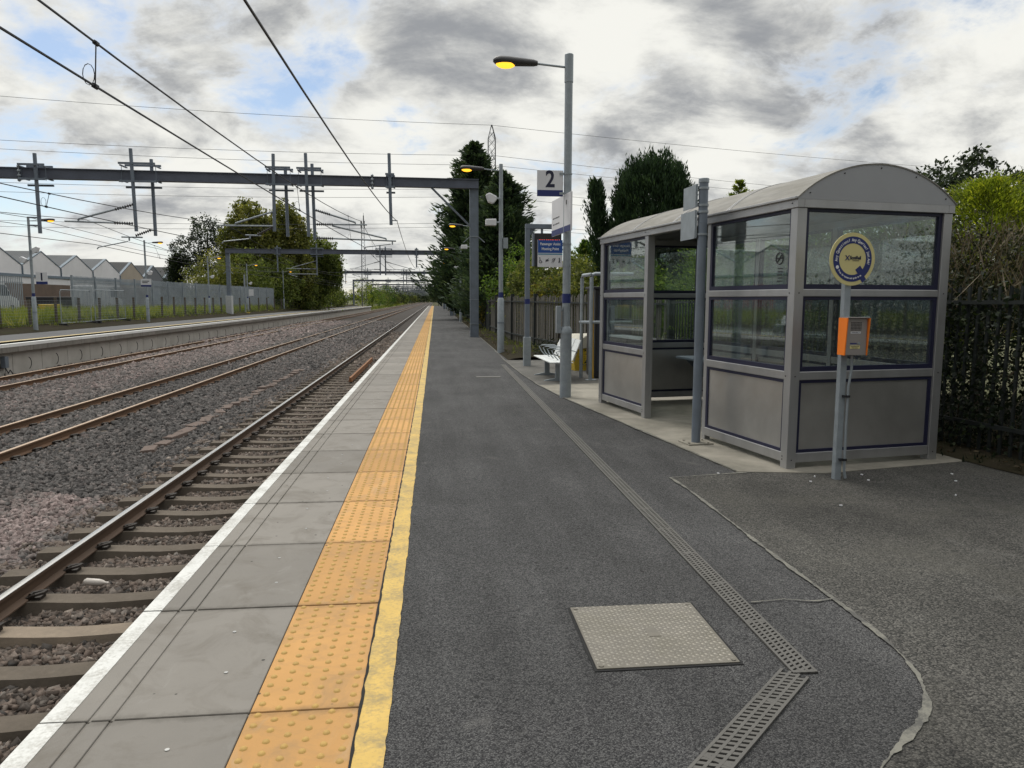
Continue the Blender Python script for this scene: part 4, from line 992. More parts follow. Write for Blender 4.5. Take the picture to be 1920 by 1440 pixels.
cantilever(g1, [((-4.76, 5.17), (-3.19, 4.72), .038), ((-4.74, 4.6), (-2.73, 4.64), .034), ((-3.19, 4.72), (-3.19, 4.62), .03), ((-4.1, 4.56), (-1.97, 4.1), .034), ((-4.75, 4.06), (-1.57, 4.01), .034), ((-1.97, 4.1), (-1.97, 4.02), .03), ((-1.72, 4.01), (-1.72, 3.86), .03)], [((-4.72, 5.16), (-4.15, 5.0)), ((-4.7, 4.6), (-4.05, 4.615)), ((-4.7, 4.06), (-4.05, 4.05))], [((-1.79, 3.88), (-2.8, 3.74)), ((-2.8, 3.74), (-2.87, 3.66))], FB)
q = MB(); seg(q, F0(-1.74, 4.79), F0(-1.47, 4.79), .02); seg(q, F0(-14.18, 4.5), F0(-14.5, 4.5), .03); seg(q, F0(-14.18, 4.22), F0(-14.5, 4.22), .03); q.build('wire_arm', STEELD, g1)
q = MB()
for x in (-14.75, -2.45): q.ribbed((x, g1y(x)-.2, 6.1+FALL[0]*(x-1.87)), (x, g1y(x)-.2, 6.75+FALL[0]*(x-1.87)), .06, 4)
q.build('line_post_insulator', STEEL, g1)
# further gantries
FALL[0] = 0.
def far_gantry(label):
    t = thing('overhead_line_gantry', label, 'gantry', (0, 0, 0), 0, 'overhead line gantries'); f = lambda x, z: (x, 0, z); fb = lambda x, z: (x, .26, z); f0 = lambda x, z: (x, -.26, z)
    gantry_frame(t, f, -19.9, 1.87, 5.96, 6.4, 0., True)
    for x, z0, z1 in ((-15.0, 6.7, 4.2), (-11.3, 6.94, 3.9), (-5.25, 6.8, 3.96), (-1.72, 6.63, 4.71)): drop(t, f0, x, z0, x, z1)
    drop(t, fb, -4.77, 6.75, -4.77, 3.96)
    for x, w in ((-15, .5), (-11.3, 1.2), (-5.2, 1.0), (-4.6, 1.0), (-1.72, .36)): clampset(t, x, f, 6.46, 5.86, w)
    for xa, s, ff in ((-5.25, -1, f0), (-4.77, 1, fb), (-11.3, -1, f0)):
        cantilever(t, [((xa, 5.3), (xa+s*2.4, 4.62), .03), ((xa, 4.5), (xa+s*2.9, 4.55), .03), ((xa, 4.02), (xa+s*2.7, 4.02), .03)], [((xa+s*.05, 5.28), (xa+s*.6, 5.13)), ((xa+s*.05, 4.5), (xa+s*.6, 4.51))], [((xa+s*2.7, 4.0), (xa+s*1.9, 3.75))], ff)
    q = MB(); seg(q, f0(-1.72, 4.79), f0(-1.47, 4.79), .02); q.build('wire_arm', STEELD, t)
    return t
g2 = far_gantry('second gantry along the line, its left leg standing in white concrete on the opposite platform'); g2.location = (0, 74, 0)
mb = MB().box((-19.98, 73.7, -.05), (-19.45, 74.4, 1.9)); tag(bevel(mb.build('concrete_footing', M('pale_concrete', (.42, .43, .43), .8), smooth=0), .02), 'pale concrete casing round the foot of the gantry leg on the opposite platform', 'footing')
for i, (y, xl) in enumerate(((129, 0), (185, 0), (236, 0), (275, 0), (318, 0), (366, 0), (420, 0), (480, 0))):
    c = copy_tree(g2); c.location = (xl, y, 0)
    c['label'] = ['third', 'fourth', 'fifth', 'sixth', 'seventh', 'eighth', 'ninth', 'farthest'][i]+' gantry counting away along the line'+(', partly hidden by the birch' if i == 0 else ', small over the far tracks')
def sag(y, sup, dz):
    for a, b in zip(sup, sup[1:]):
        if a <= y <= b: t = (y-a)/(b-a); return -4*dz*t*(1-t)
    return 0
def wire(name, label, pts, r, cat='overhead wire', mat=WIRE, group=None, n=5):
    return tag(MB().tube(pts, r, n).build(name, mat, smooth=60), label, cat, group)
SUP = [-21, 31, 74, 129, 185, 236, 275, 318, 366, 420, 480]
def catenary(lab, x0, stg, zc, zm, r, first):
    sup = [-21, first]+SUP[2:]
    ys = [-21+i*2.6 for i in range(21)]; ys = [y*1. for y in ys if y < first]+[first]+[first+i*4 for i in range(1, 113) if first+i*4 < 480]
    X = lambda y: x0+stg*math.cos(math.pi*(y-first)/50)
    C = lambda y: (X(y), y, zc+sag(y, sup, .27)); Mm = lambda y: (x0+.3*stg, y, zm+sag(y, sup, .93))
    wire('contact_wire', 'lower contact wire above '+lab, [C(y) for y in ys], r)
    t = thing('catenary_wire', 'upper sagging wire with droppers above '+lab, 'overhead wire', (0, 0, 0))
    MB().tube([Mm(y) for y in ys], r*.95, 5).build('wire', WIRE, t)
    for y in [7.1-9.6*2+9.6*i for i in range(13)]:
        if abs(y-first) < 3: continue
        mb = MB().tube([C(y), Mm(y)], .006, 4); p = Vector(C(y)); q = Vector(Mm(y))
        if y < 40:
            for e, s in ((p, .025), (q, .022)): mb.tube([e+Vector((0, -.03, 0)), e+Vector((0, .03, 0))], s, 6)
            mb.tube([p+Vector((-.05+.05*math.cos(a), 0, .1+.09*math.sin(a))) for a in [i*math.pi/6 for i in range(13)]], .004, 4)
        mb.build('dropper', WIRE, t)
catenary('the track beside the platform', -2.97, .12, 3.73, 4.75, .0105, 30.9)
catenary('the middle track', -7.95, -.2, 3.72, 4.5, .011, 30.0)
catenary('the far track', -12.9, .35, 3.6, 4.5, .011, 29.2)
ys = [-21+i*2.5 for i in range(22)]; ys = [y for y in ys if y < 31]+[31.1]+[31.1+4*i for i in range(1, 110)]
wire('return_wire', 'thick single wire crossing the sky diagonally, nearest to the platform', [(-1.5, y, 4.79+sag(y, [-21, 31.1]+SUP[2:], .8)) for y in ys], .0135)
for z, lab in ((4.5, 'upper of two plain wires held by the leftmost gantry tube'), (4.22, 'lower of two plain wires held by the leftmost gantry tube')):
    wire('feeder_wire', lab, [(-14.5, y, z+sag(y, [-21, 28.9]+SUP[2:], .35)) for y in ys], .010)
# power line and pylon behind the conifers
pt = thing('electricity_pylon', 'lattice pylon peak rising behind the tall conifers on the right', 'pylon', (8.25, 107, 0))
mb = MB()
def lat(w0, z0, w1, z1, n):
    for i in range(n):
        a = i/n; b = (i+1)/n; wa, wb = w0+(w1-w0)*a, w0+(w1-w0)*b; za, zb = z0+(z1-z0)*a, z0+(z1-z0)*b
        c = [(-1, -1), (1, -1), (1, 1), (-1, 1)]
        for k in range(4):
            (p, q), (u, v) = c[k], c[(k+1) % 4]
            seg(mb, (p*wa, q*wa, za), (p*wb, q*wb, zb), .05, 4); seg(mb, (p*wa, q*wa, za), (u*wb, v*wb, zb), .028, 4); seg(mb, (u*wa, v*wa, za), (p*wb, q*wb, zb), .028, 4)
lat(2.4, 0, .52, 19.5, 9); lat(.52, 19.5, .50, 24.2, 4); lat(.50, 24.2, .04, 26.1, 2)
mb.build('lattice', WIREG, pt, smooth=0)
mb = MB()
for z, l in ((21.4, 1.9), (17.2, 2.2), (13.2, 2.0)):
    for s in (-1, 1):
        for d in (-.4, .4): seg(mb, (d, 0, z), (0, s*l, z+.1), .05, 4)
        seg(mb, (0, 0, z+1), (0, s*l, z+.1), .04, 4)
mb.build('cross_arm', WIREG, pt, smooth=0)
def pl(label, p, l, r_, sg):
    pts = []
    for a, b in ((l, p), (p, r_)):
        a, b = Vector(a), Vector(b)
        for i in range(13):
            t = i/12; q = a.lerp(b, t); q.z -= sg*4*t*(1-t); pts.append(q)
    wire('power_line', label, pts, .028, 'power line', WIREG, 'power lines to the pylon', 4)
nm = ['topmost thin earth', 'upper thin', 'second thin', 'third thin', 'fourth thin', 'fifth thin', 'lowest thin']
LN = POWER = [((8.25, 107, 26.05), (-58.3, 98.1, 26.2), (107, 134, 26.2)), ((8.25, 105.1, 21.55), (-57.9, 96, 20.5), (104, 134, 20.2)), ((8.25, 108.9, 20.9), (-59, 100, 20.2), (106, 140, 20.2)), ((8.25, 104.8, 17.0), (-58, 96, 15.5), (104, 134, 15)), ((8.25, 109, 16.5), (-59, 100, 14.9), (106, 140, 14.5)), ((8.25, 105, 12.4), (-58, 96, 11.0), (104, 134, 10.5)), ((8.25, 109, 12.3), (-59, 100, 10.6), (106, 140, 10.2))]
for n_, (p, l, r_) in zip(nm, LN): pl(n_+' line across the sky to the pylon', p, l, r_, .45)
t = thing('radio_mast', 'slim lattice telecom mast with antennas right of the big birch', 'mast', (-16.1, 172, 0)); mb = MB()
def lat2(w0, z0, w1, z1, n):
    global mb
    for i in range(n):
        a, b = i/n, (i+1)/n; wa, wb = w0+(w1-w0)*a, w0+(w1-w0)*b; za, zb = z0+(z1-z0)*a, z0+(z1-z0)*b
        c = [(math.cos(k*2.094), math.sin(k*2.094)) for k in range(3)]
        for k in range(3):
            (p, q), (u, v) = c[k], c[(k+1) % 3]
            seg(mb, (p*wa, q*wa, za), (p*wb, q*wb, zb), .055, 4); seg(mb, (p*wa, q*wa, za), (u*wb, v*wb, zb), .03, 4)
lat2(.75, -1, .4, 18.2, 22); mb.build('lattice', WIREG, t, smooth=0)
mb = MB()
for a in range(3): mb.box((.45*math.cos(a*2.1)-.12, .45*math.sin(a*2.1)-.12, 17.6), (.45*math.cos(a*2.1)+.12, .45*math.sin(a*2.1)+.12, 19.2))
mb.tube([(.3, 0, 18.2), (.3, 0, 20.4)], .12, 6); mb.tube([(.3, 0, 18.2), (.3, 0, 21)], .04, 5); mb.build('antenna', WIREG, t, smooth=0)

# ================================================================== FENCES
def fence(name, label, cat, pts, zs, h, pitch, pw, pd, matp, post_every, matpost, rails, pointed=False, posth=None, jitter=.0):
    t = thing(name, label, cat, (pts[0][0], pts[0][1], 0)); mb = MB(); rb = MB(); d = 0; posts = []
    for (a, b), za, zb in zip(zip(pts, pts[1:]), zs, zs[1:]):
        L = math.hypot(b[0]-a[0], b[1]-a[1]); ux, uy = (b[0]-a[0])/L, (b[1]-a[1])/L; n = int(L/pitch); ang = math.atan2(uy, ux)
        for i in range(n):
            s = i*pitch+rnd.uniform(-jitter, jitter)*pitch; x, y, z = a[0]+ux*s, a[1]+uy*s, za+(zb-za)*s/L
            hh = h+rnd.uniform(-1, .4)*jitter*.25; w = pw*(1+rnd.uniform(-1, 1)*jitter)/2; lean = rnd.gauss(0, .012) if jitter else 0
            if pointed:
                vs = []
                for dd in (-pd/2, pd/2):
                    for (q, zq) in ((-w, 0), (w, 0), (w, hh-.12), (w*.4, hh), (-w*.4, hh), (-w, hh-.12)): vs.append((x+ux*q-uy*dd, y+uy*q+ux*dd, z+zq))
                mb.add(vs, [(0, 1, 2, 3, 4, 5), (11, 10, 9, 8, 7, 6)]+[(k, 6+k, 6+(k+1) % 6, (k+1) % 6) for k in range(6)])
            else:
                vs = []
                for zq, sh_ in ((0, 0), (hh, lean)):
                    for q, dd in ((-w, -pd/2), (w, -pd/2), (w, pd/2), (-w, pd/2)): vs.append((x+ux*(q+sh_)-uy*dd, y+uy*(q+sh_)+ux*dd, z+zq))
                mb.add(vs, [(3, 2, 1, 0), (4, 5, 6, 7), (0, 1, 5, 4), (1, 2, 6, 5), (2, 3, 7, 6), (3, 0, 4, 7)])
        for zr, tr in rails:
            o = pd/2+tr/2+.002
            vs = [(a[0]-uy*(o+k)*SD[0], a[1]+ux*(o+k)*SD[0], za+zr+w) for w, k in ((-tr/2, -tr/2), (tr/2, -tr/2), (tr/2, tr/2), (-tr/2, tr/2))]+[(b[0]-uy*(o+k)*SD[0], b[1]+ux*(o+k)*SD[0], zb+zr+w) for w, k in ((-tr/2, -tr/2), (tr/2, -tr/2), (tr/2, tr/2), (-tr/2, tr/2))]
            rb.add(vs, [(0, 1, 2, 3), (7, 6, 5, 4), (0, 4, 5, 1), (1, 5, 6, 2), (2, 6, 7, 3), (3, 7, 4, 0)])
        m_ = max(1, int(L/post_every))
        for i in range(m_): posts.append((a[0]+ux*i*L/m_, a[1]+uy*i*L/m_, za+(zb-za)*i/m_, ang))
    if mb.v: mb.build('pales', matp, t, smooth=0, world=True)
    if rb.v: rb.build('rails', matpost, t, smooth=0, world=True)
    for x, y, z, ang in posts[:100]:
        MB().box((x-.05, y-.07, z-.05), (x+.05, y+.07, z+(posth or h+.04)), rz=ang).build('fence_post', matpost, t, smooth=0, world=True)
    return t
SD = [1]
fence('steel_fence', 'dark steel railing fence overgrown with brambles at the right edge', 'fence', [(7.4, -5), (5.75, 6.3), (4.75, 14.5)], [.03, .03, .0], 1.72, .125, .032, .02, DKFEN, 2.7, DKFEN, [(1.56, .04), (.3, .04)], posth=1.75)
fence('timber_fence', 'grey brown weathered pale fence behind the bench and display post', 'fence', [(4.75, 14.5), (3.85, 21.6), (2.95, 28), (2.72, 36)], [0, 0, .02, .02], 1.72, .150, .062, .022, WOODF, 2.5, DKFEN, [(1.52, .045), (.3, .045)], posth=1.8, jitter=.35)
fence('dark_fence', 'dark fence running on beside the far right platform under conifers', 'fence', [(2.72, 36), (2.6, 186)], [.02, .0], 1.7, .3, .16, .03, DKFEN, 3., DKFEN, [(1.5, .05)])
fence('end_fence', 'low dark railing across the far end of the platform', 'fence', [(2.6, 186.5), (-.6, 186.5)], [0, 0], 1.25, .14, .05, .03, DKFEN, 1.1, DKFEN, [(1.2, .06)])
fence('palisade_fence', 'light galvanised palisade with open gaps at the far left, vans behind', 'fence', [(-27.8, 18), (-26.7, 51.6)], [.4, .42], 2.62, .20, .085, .02, PALI, 2.75, PALI, [(2.2, .05), (.5, .05)], pointed=True)
fence('palisade_fence', 'long solid looking blue grey palisade running towards the birch', 'fence', [(-26.2, 57), (-20.9, 100)], [.40, .15], 2.85, .155, .085, .02, PALI, 2.75, PALI, [(2.4, .05), (.5, .05)], pointed=True)
t = thing('mesh_fence', 'low wire mesh fence on brown posts along the back of the opposite platform', 'fence', (-20.3, 24, 0)); i = 0; y = 24.
rb = MB()
while y < 178:
    z = .18+.12*min(1, max(0, (y-36)/20)); x = -20.3
    MB().tube([(x, y, z-.1), (x+rnd.uniform(-.03, .03), y, z+1.42+rnd.uniform(-.06, .05))], .075, 7).build('fence_post', WOODP, t, world=True); y += 2.6 if y < 76 else 4.2
for k in range(9): rb.tube([(-20.2, 24, .25+k*.15), (-20.2, 36, .27+k*.15), (-20.2, 56, .36+k*.15), (-20.2, 178, .36+k*.15)], .0045, 3)
y = 30.
while y < 80: rb.tube([(-20.2, y, .3), (-20.2, y, 1.5)], .003, 3); y += .15
rb.build('wire_mesh', STEEL, t, smooth=0, world=True)
def heras(label, p, q, z):
    t = thing('barrier_panel', label, 'barrier', (p[0], p[1], z), math.atan2(q[1]-p[1], q[0]-p[0]), 'temporary mesh barriers'); L = math.hypot(q[0]-p[0], q[1]-p[1])
    MB().tube([(0, 0, 0), (0, 0, 1.8), (.1, 0, 1.9), (L-.1, 0, 1.9), (L, 0, 1.8), (L, 0, 0)], .022, 6).tube([(0, 0, .12), (L, 0, .12)], .018, 6).build('frame', STEEL, t)
    mb = MB(); x = .1
    while x < L: mb.tube([(x, 0, .12), (x, 0, 1.88)], .0035, 3); x += .12
    for k in range(7): mb.tube([(0, 0, .3+k*.25), (L, 0, .3+k*.25)], .0035, 3)
    mb.build('mesh', STEEL, t, smooth=0)
    mb = MB()
    for x in (.02, L-.02): mb.box((x-.1, -.3, -.03), (x+.1, .3, .1))
    mb.build('foot', BLK, t, smooth=0)
heras('left temporary barrier panel leaning at the mesh fence', (-19.95, 42.0), (-20.0, 45.6), .16); heras('right temporary barrier panel, longer, at the mesh fence', (-19.9, 45.9), (-19.9, 50.2), .2)

# ================================================================== OPPOSITE PLATFORM ITEMS
def plate(name, label, x, y, z, w, h, txt=None, size=.3, stripe=True, group=None):
    t = thing(name, label, 'sign', (x, y, z), 0, group)
    MB().box((-w/2, -.02, -h/2), (w/2, .0, h/2)).build('sign_plate', SIGNW, t, smooth=0)
    if stripe: MB().box((-w/2, -.024, -h/2), (w/2, -.0205, -h*.27)).build('dark_stripe', NAVYP, t, smooth=0)
    if txt: text('lettering', txt, size, TXTN, t, (0, -.026, h*.1), bold=size*.02)
    return t
plate('platform_number_sign', 'white platform sign reading 1 on the leftmost lamp post', -18.62, 37.6, 2.55, .52, .56, '1', .5)
nb = plate('name_board', 'white name board with two dark lines on the second lamp post of the opposite platform', -19.0, 51.5, 2.65, .66, .52, stripe=True)
mb = MB()
for k in range(2): mb.box((-.24, -.024, .08-k*.1), (.2-k*.1, -.0205, .13-k*.1))
mb.build('small_print', BLK, nb, smooth=0)
plate('notice_sign', 'small white sign on the lamp post just right of the gantry leg', -19.9, 83.5, 2.3, .5, .7, stripe=False)
t = thing('notice_post', 'small white notice on its own thin post under the birch', 'sign', (-19.9, 112, .05)); MB().tube([(0, 0, 0), (0, 0, 2.6)], .06, 8).build('post', STEEL, t); MB().box((-.3, -.1, 2.1), (.3, -.06, 2.75)).build('sign_plate', SIGNW, t, smooth=0)
t = thing('utility_post', 'plain grey post without lantern near the gantry leg on the opposite platform', 'post', (-19.7, 80, .03)); MB().tube([(0, 0, 0), (0, 0, 4.1)], .085, 10).build('shaft', STEEL, t); MB().box((-.12, -.12, 1.2), (.12, .0, 1.7)).build('junction_box', STEEL, t, smooth=0); MB().box((.05, -.15, 0), (.4, .15, .18)).build('yellow_block', YELL, t, smooth=0)
for dy, lab in ((0, 'left grey junction box with dangling cables on the opposite platform wall'), (1.15, 'right grey junction box with dangling cables on the opposite platform wall')):
    t = thing('junction_box', lab, 'junction box', (-15.04, 26.2+dy, -.62)); bevel(MB().box((0, -.11, -.2), (.16, .11, .2)).build('case', STEELD, t, smooth=0), .01)
    MB().tube([(.08, 0, -.2), (.12, .1, -.4), (.1, .25, -.3), (.14, .35, -.45), (.1, .4, -.56)], .02, 5).tube([(.08, .05, -.2), (.1, -.1, -.45), (.14, .15, -.55)], .02, 5).build('cable', BLK, t)

# ================================================================== YARD: SHEDS AND VEHICLES
def shed(label, y0, n, bw, x0, zv, zp, wall, roof, depth=42, group=None):
    t = thing('gabled_shed', label, 'warehouse', (x0, y0, 0), 0, group); poly = [(0, 0)]
    for i in range(n): poly += [(i*bw, zv), ((i+.5)*bw, zp)]
    poly += [(n*bw, zv), (n*bw, 0)]; poly = poly[:1]+poly[1:]
    MB().prism(poly, 'x', -.3, 0).build('gable_wall', wall, t, smooth=0)
    rb = MB(); cp = MB()
    for i in range(n):
        for a, b in (((i*bw, zv), ((i+.5)*bw, zp)), (((i+.5)*bw, zp), ((i+1)*bw, zv))):
            rb.prism([a, b, (b[0], b[1]+.1), (a[0], a[1]+.1)], 'x', -depth, -.32); cp.prism([(a[0], a[1]+.0), (b[0], b[1]+.0), (b[0], b[1]+.12), (a[0], a[1]+.12)], 'x', -.318, .05)
    rb.build('roof', roof, t, smooth=0); cp.build('coping', BLUEW, t, smooth=0)
    mb = MB(); mb.box((.003, 0, zv-1.25), (.12, n*bw, zv-.95)); 
    for i in range(n): mb.box((.003, i*bw-.06, zv-1), (.14, i*bw+.06, zv))
    mb.build('gutter', BLUEW, t, smooth=0); MB().box((.003, 0, 0), (.06, n*bw, 2.9)).build('lower_cladding', BLUEW, t, smooth=0)
    return t
shed('long white rendered shed with a row of pointed gables at the far left', 2.2, 13, 8.75, -46.5, 5.3, 7.1, WALLW, ROOFC)
shed('beige gabled shed next to the white ones, darker roof', 116.0, 1, 8.9, -46.5, 5.0, 7.1, WALLB, ROOFD)
shed('slate grey gabled shed beside the beige one', 124.9, 1, 8.9, -46.5, 4.9, 7.0, WALLG, ROOFD); shed('last slate grey gabled shed, next to the dark trees', 133.8, 1, 9.2, -46.5, 4.9, 7.1, WALLG, ROOFD)
mb = MB(); mb.box((-38, 66, .3), (-36, 100, 2.9)); o = mb.build('yard_wall', M('brown_yard_wall', (.12, .085, .065), .9, var=.3, scale=1)); tag(o, 'low brown yard wall behind the palisade opening', 'wall')
def van(label, x, y, z, rz, paint, group=None):
    t = thing('parked_van', label, 'van', (x, y, z), rz, group)
    body = [(-2.6, .35), (2.35, .35), (2.6, .55), (2.6, .95), (2.35, 1.15), (1.75, 1.3), (1.15, 2.15), (.9, 2.3), (-2.5, 2.35), (-2.6, 2.2)]
    mb = MB().prism([(a, b) for a, b in body], 'y', -.95, .95); bevel(mb.build('body', paint, t, smooth=0), .06)
    for s in (-1, 1):
        MB().prism([(1.0, 1.32), (1.62, 1.34), (1.1, 2.02), (.55, 2.05), (.55, 1.32)], 'y', s*.951, s*.965).build('side_window', CARG, t, smooth=0)
        for wx in (-1.65, 1.7):
            w = MB().tube([(wx, s*.72, .36), (wx, s*.97, .36)], .36, 18).build('wheel', TYRE, t); MB().tube([(wx, s*.965, .36), (wx, s*.985, .36)], .2, 12).build('rim', STEEL, w)
        MB().box((2.45, s*.55-.2, .75), (2.62, s*.55+.2, .95)).build('headlight', SIGNW, t, smooth=0)
    MB().add([(1.2, -.8, 2.1), (1.2, .8, 2.1), (1.78, .85, 1.34), (1.78, -.85, 1.34)], [(0, 1, 2, 3)]).build('windscreen', CARG, t, smooth=0)
    return t
van('white van parked behind the open palisade at the far left', -29.2, 51.2, .45, R(88), VANW); van('red van parked behind the palisade, cut by the left edge', -31.9, 46.8, .45, R(90), REDP)
van('white van parked behind the solid blue grey palisade', -30.5, 71, .42, R(85), VANW)
mb = MB(); mb.prism([(-.5, .0), (.5, .0), (.62, .75), (-.62, .75)], 'y', -.4, .4); o = bevel(mb.build('yellow_tub', YELL), .03); o.location = (-27.6, 56.6, .42); tag(o, 'small yellow tub in the gap between the palisades', 'bin')
mb = MB(); mb.prism([(-.9, 0), (.9, 0), (1.2, 1.3), (-1.2, 1.3)], 'y', -1.5, 1.5); o = bevel(mb.build('dark_skip', BLK), .03); o.location = (-29.3, 60.5, .42); tag(o, 'dark metal skip in the yard behind the yellow tub', 'skip')
# ================================================================== TREES AND PLANTS
LF = {
 'birch': m_leaf('birch_foliage', (0.060, 0.075, 0.021), (0.202, 0.209, 0.054), 0.48, (0.389, 0.351, 0.113)),
 'green': m_leaf('mid_green_foliage', (0.051, 0.078, 0.022), (0.158, 0.194, 0.051), 0.48, (0.314, 0.337, 0.105)),
 'dark': m_leaf('dark_foliage', (0.014, 0.023, 0.015), (0.041, 0.058, 0.031), 0.33, (0.095, 0.121, 0.061)),
 'conifer': m_leaf('conifer_foliage', (0.019, 0.035, 0.023), (0.057, 0.089, 0.049), 0.33, (0.135, 0.176, 0.081)),
 'cypress': m_leaf('cypress_foliage', (0.014, 0.030, 0.016), (0.036, 0.067, 0.030), 0.28, (0.078, 0.126, 0.054)),
 'lime': m_leaf('lime_conifer_foliage', (0.066, 0.099, 0.013), (0.242, 0.286, 0.028), 0.48, (0.484, 0.473, 0.055)),
 'hedge': m_leaf('hedge_foliage', (0.037, 0.075, 0.016), (0.121, 0.190, 0.039), 0.48, (0.253, 0.322, 0.069)),
 'bush': m_leaf('bush_foliage', (0.044, 0.058, 0.018), (0.143, 0.163, 0.047), 0.48, (0.312, 0.305, 0.104)),
 'rust': m_leaf('rusty_foliage', (0.072, 0.058, 0.021), (0.221, 0.182, 0.039), 0.48, (0.416, 0.325, 0.065)),
 'scrub': m_leaf('mixed_scrub', (.010, .015, .007), (.036, .042, .018), .25, (.105, .095, .05)),
 'thatch': m_leaf('dry_stems', (.05, .036, .022), (.12, .092, .058), .15, (.22, .185, .125)),
 'ivy': m_leaf('ivy_foliage', (.006, .011, .006), (.018, .029, .012), .2, (.055, .07, .03)),
 'grass': m_leaf('verge_grass', (0.085, 0.115, 0.024), (0.200, 0.230, 0.045), 0.48, (0.380, 0.350, 0.120)),
 'litter': m_leaf('leaf_litter', (0.035, 0.025, 0.015), (0.080, 0.058, 0.034), 0.18, (0.170, 0.135, 0.085)),
}
RG = np.random.default_rng(42)
def leaves(name, P, size, mat, parent=None, D=None, aspect=.5, tint=None, align=.35, up=0.):
    """a folded rhombus per leaf; D: preferred long axis"""
    n = len(P); A = RG.normal(size=(n, 3))
    A /= np.linalg.norm(A, axis=1)[:, None]
    if D is not None: A = D+A*align; A /= np.linalg.norm(A, axis=1)[:, None]
    if up: A[:, 2] += up; A /= np.linalg.norm(A, axis=1)[:, None]
    B = np.cross(A, RG.normal(size=(n, 3))); B /= np.linalg.norm(B, axis=1)[:, None]; C = np.cross(A, B)
    s = (size*RG.uniform(.6, 1.4, n))[:, None]; w = s*aspect*.5
    V = np.stack([P-A*s*.5, P+B*w-A*s*.05+C*w*.3, P+A*s*.5, P-B*w-A*s*.05+C*w*.3], 1)
    F = np.arange(n*4).reshape(n, 4)
    t = RG.uniform(0, 1, n) if tint is None else np.clip(tint+RG.normal(0, .16, n), 0, 1)
    return np_mesh(name, V.reshape(-1, 3), F, mat, parent, tint=np.repeat(t, 4))
def lobes_points(lobes, ncl, per, spread, hang=0., core=.55):
    """clusters near the skin of the lobes; each cluster gets a tone of its own"""
    P, T = [], []
    vol = np.array([l[3]*l[4]*l[5] for l in lobes])**.67; vol = vol/vol.sum()
    for l, f in zip(lobes, vol):
        k = max(4, int(ncl*f)); d = RG.normal(size=(k, 3)); d /= np.linalg.norm(d, axis=1)[:, None]
        r = RG.uniform(core**3, 1, k)**(1/3)*RG.uniform(.85, 1.1, k)
        c = np.array(l[:3])+d*r[:, None]*np.array(l[3:6]); tone = RG.normal(.42, .2, k)
        sp = spread*RG.uniform(.5, 1.4, k)
        q = RG.normal(size=(k, per, 3))*sp[:, None, None]*np.array([1, 1, .8]); 
        if hang: q[:, :, 2] = -np.abs(RG.exponential(hang, (k, per)))+sp[:, None]*.3; q[:, :, :2] *= .45
        P.append((c[:, None, :]+q).reshape(-1, 3)); T.append(np.repeat(tone, per))
    return np.concatenate(P), np.concatenate(T)
def limbs(mb, h, r, tops, base_z=-.3):
    mb.tube([(0, 0, base_z), (.02*h, 0, h*.3), (0, .02*h, h*.6), (.01*h, 0, h*.92)], [r, r*.75, r*.45, r*.1], 8)
    for c in tops:
        z0 = min(h*.55, max(h*.15, c[2]*.55)); mb.tube([(0, 0, z0), (c[0]*.5, c[1]*.5, (z0+c[2])/2-.02*h), tuple(c)], [r*.45, r*.3, r*.06], 6)
    return mb
def tree(name, label, loc, lobes, ncl, per, spread, size, mat, h, r, cat='tree', hang=0., group=None, aspect=.55, core=.55):
    t = thing(name, label, cat, loc, RG.uniform(0, .3), group)
    P, T = lobes_points(lobes, ncl, per, spread, hang, core); leaves('crown', P, size, mat, t, aspect=aspect, tint=T)
    limbs(MB(), h, r, [l[:3] for l in lobes]).build('trunk', BARK, t); return t
def conifer(name, label, loc, h, rb, nb, per, size, mat, cat='tree', lean=.0, pw=.85, upt=.35, bare=.04, group=None, tips=True, bz=0.):
    t = thing(name, label, cat, loc, RG.uniform(0, 6), group); u = RG.uniform(bare, 1, nb)**1.15; z = h*u
    L = rb*np.clip((1-u)**pw+.035, 0, 1)*RG.uniform(.62, 1.12, nb)*np.clip(u*9+.5, 0, 1); az = RG.uniform(0, 6.283, nb)
    L *= (1+.18*np.sin(az*3+z*1.3))*(1+.28*np.sin(az*7+z*3.1)*RG.uniform(.2, 1, nb))
    s = RG.uniform(.25, 1, (nb, per))**.7; O = np.stack([np.cos(az), np.sin(az), np.full(nb, upt)], 1)
    dz = (L[:, None]*s)*upt*(s*.8); P = np.zeros((nb, per, 3))
    P[:, :, 0] = np.cos(az)[:, None]*L[:, None]*s; P[:, :, 1] = np.sin(az)[:, None]*L[:, None]*s; P[:, :, 2] = z[:, None]+dz
    sp = (.05+.16*(1-s))*np.minimum(L, 1.6)[:, None]+.02; P += RG.normal(size=P.shape)*sp[:, :, None]*np.array([1, 1, .55])
    P[:, :, 0] += lean*P[:, :, 2]
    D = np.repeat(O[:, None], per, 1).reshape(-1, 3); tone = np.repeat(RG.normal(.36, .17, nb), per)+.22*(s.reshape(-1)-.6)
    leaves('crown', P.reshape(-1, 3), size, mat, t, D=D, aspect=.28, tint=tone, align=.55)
    MB().tube([(0, 0, -.3), (lean*h*.5, 0, h*.5), (lean*h, 0, h*.97)], [.035*h**.8, .022*h**.8, .01], 7).build('trunk', BARK, t); return t
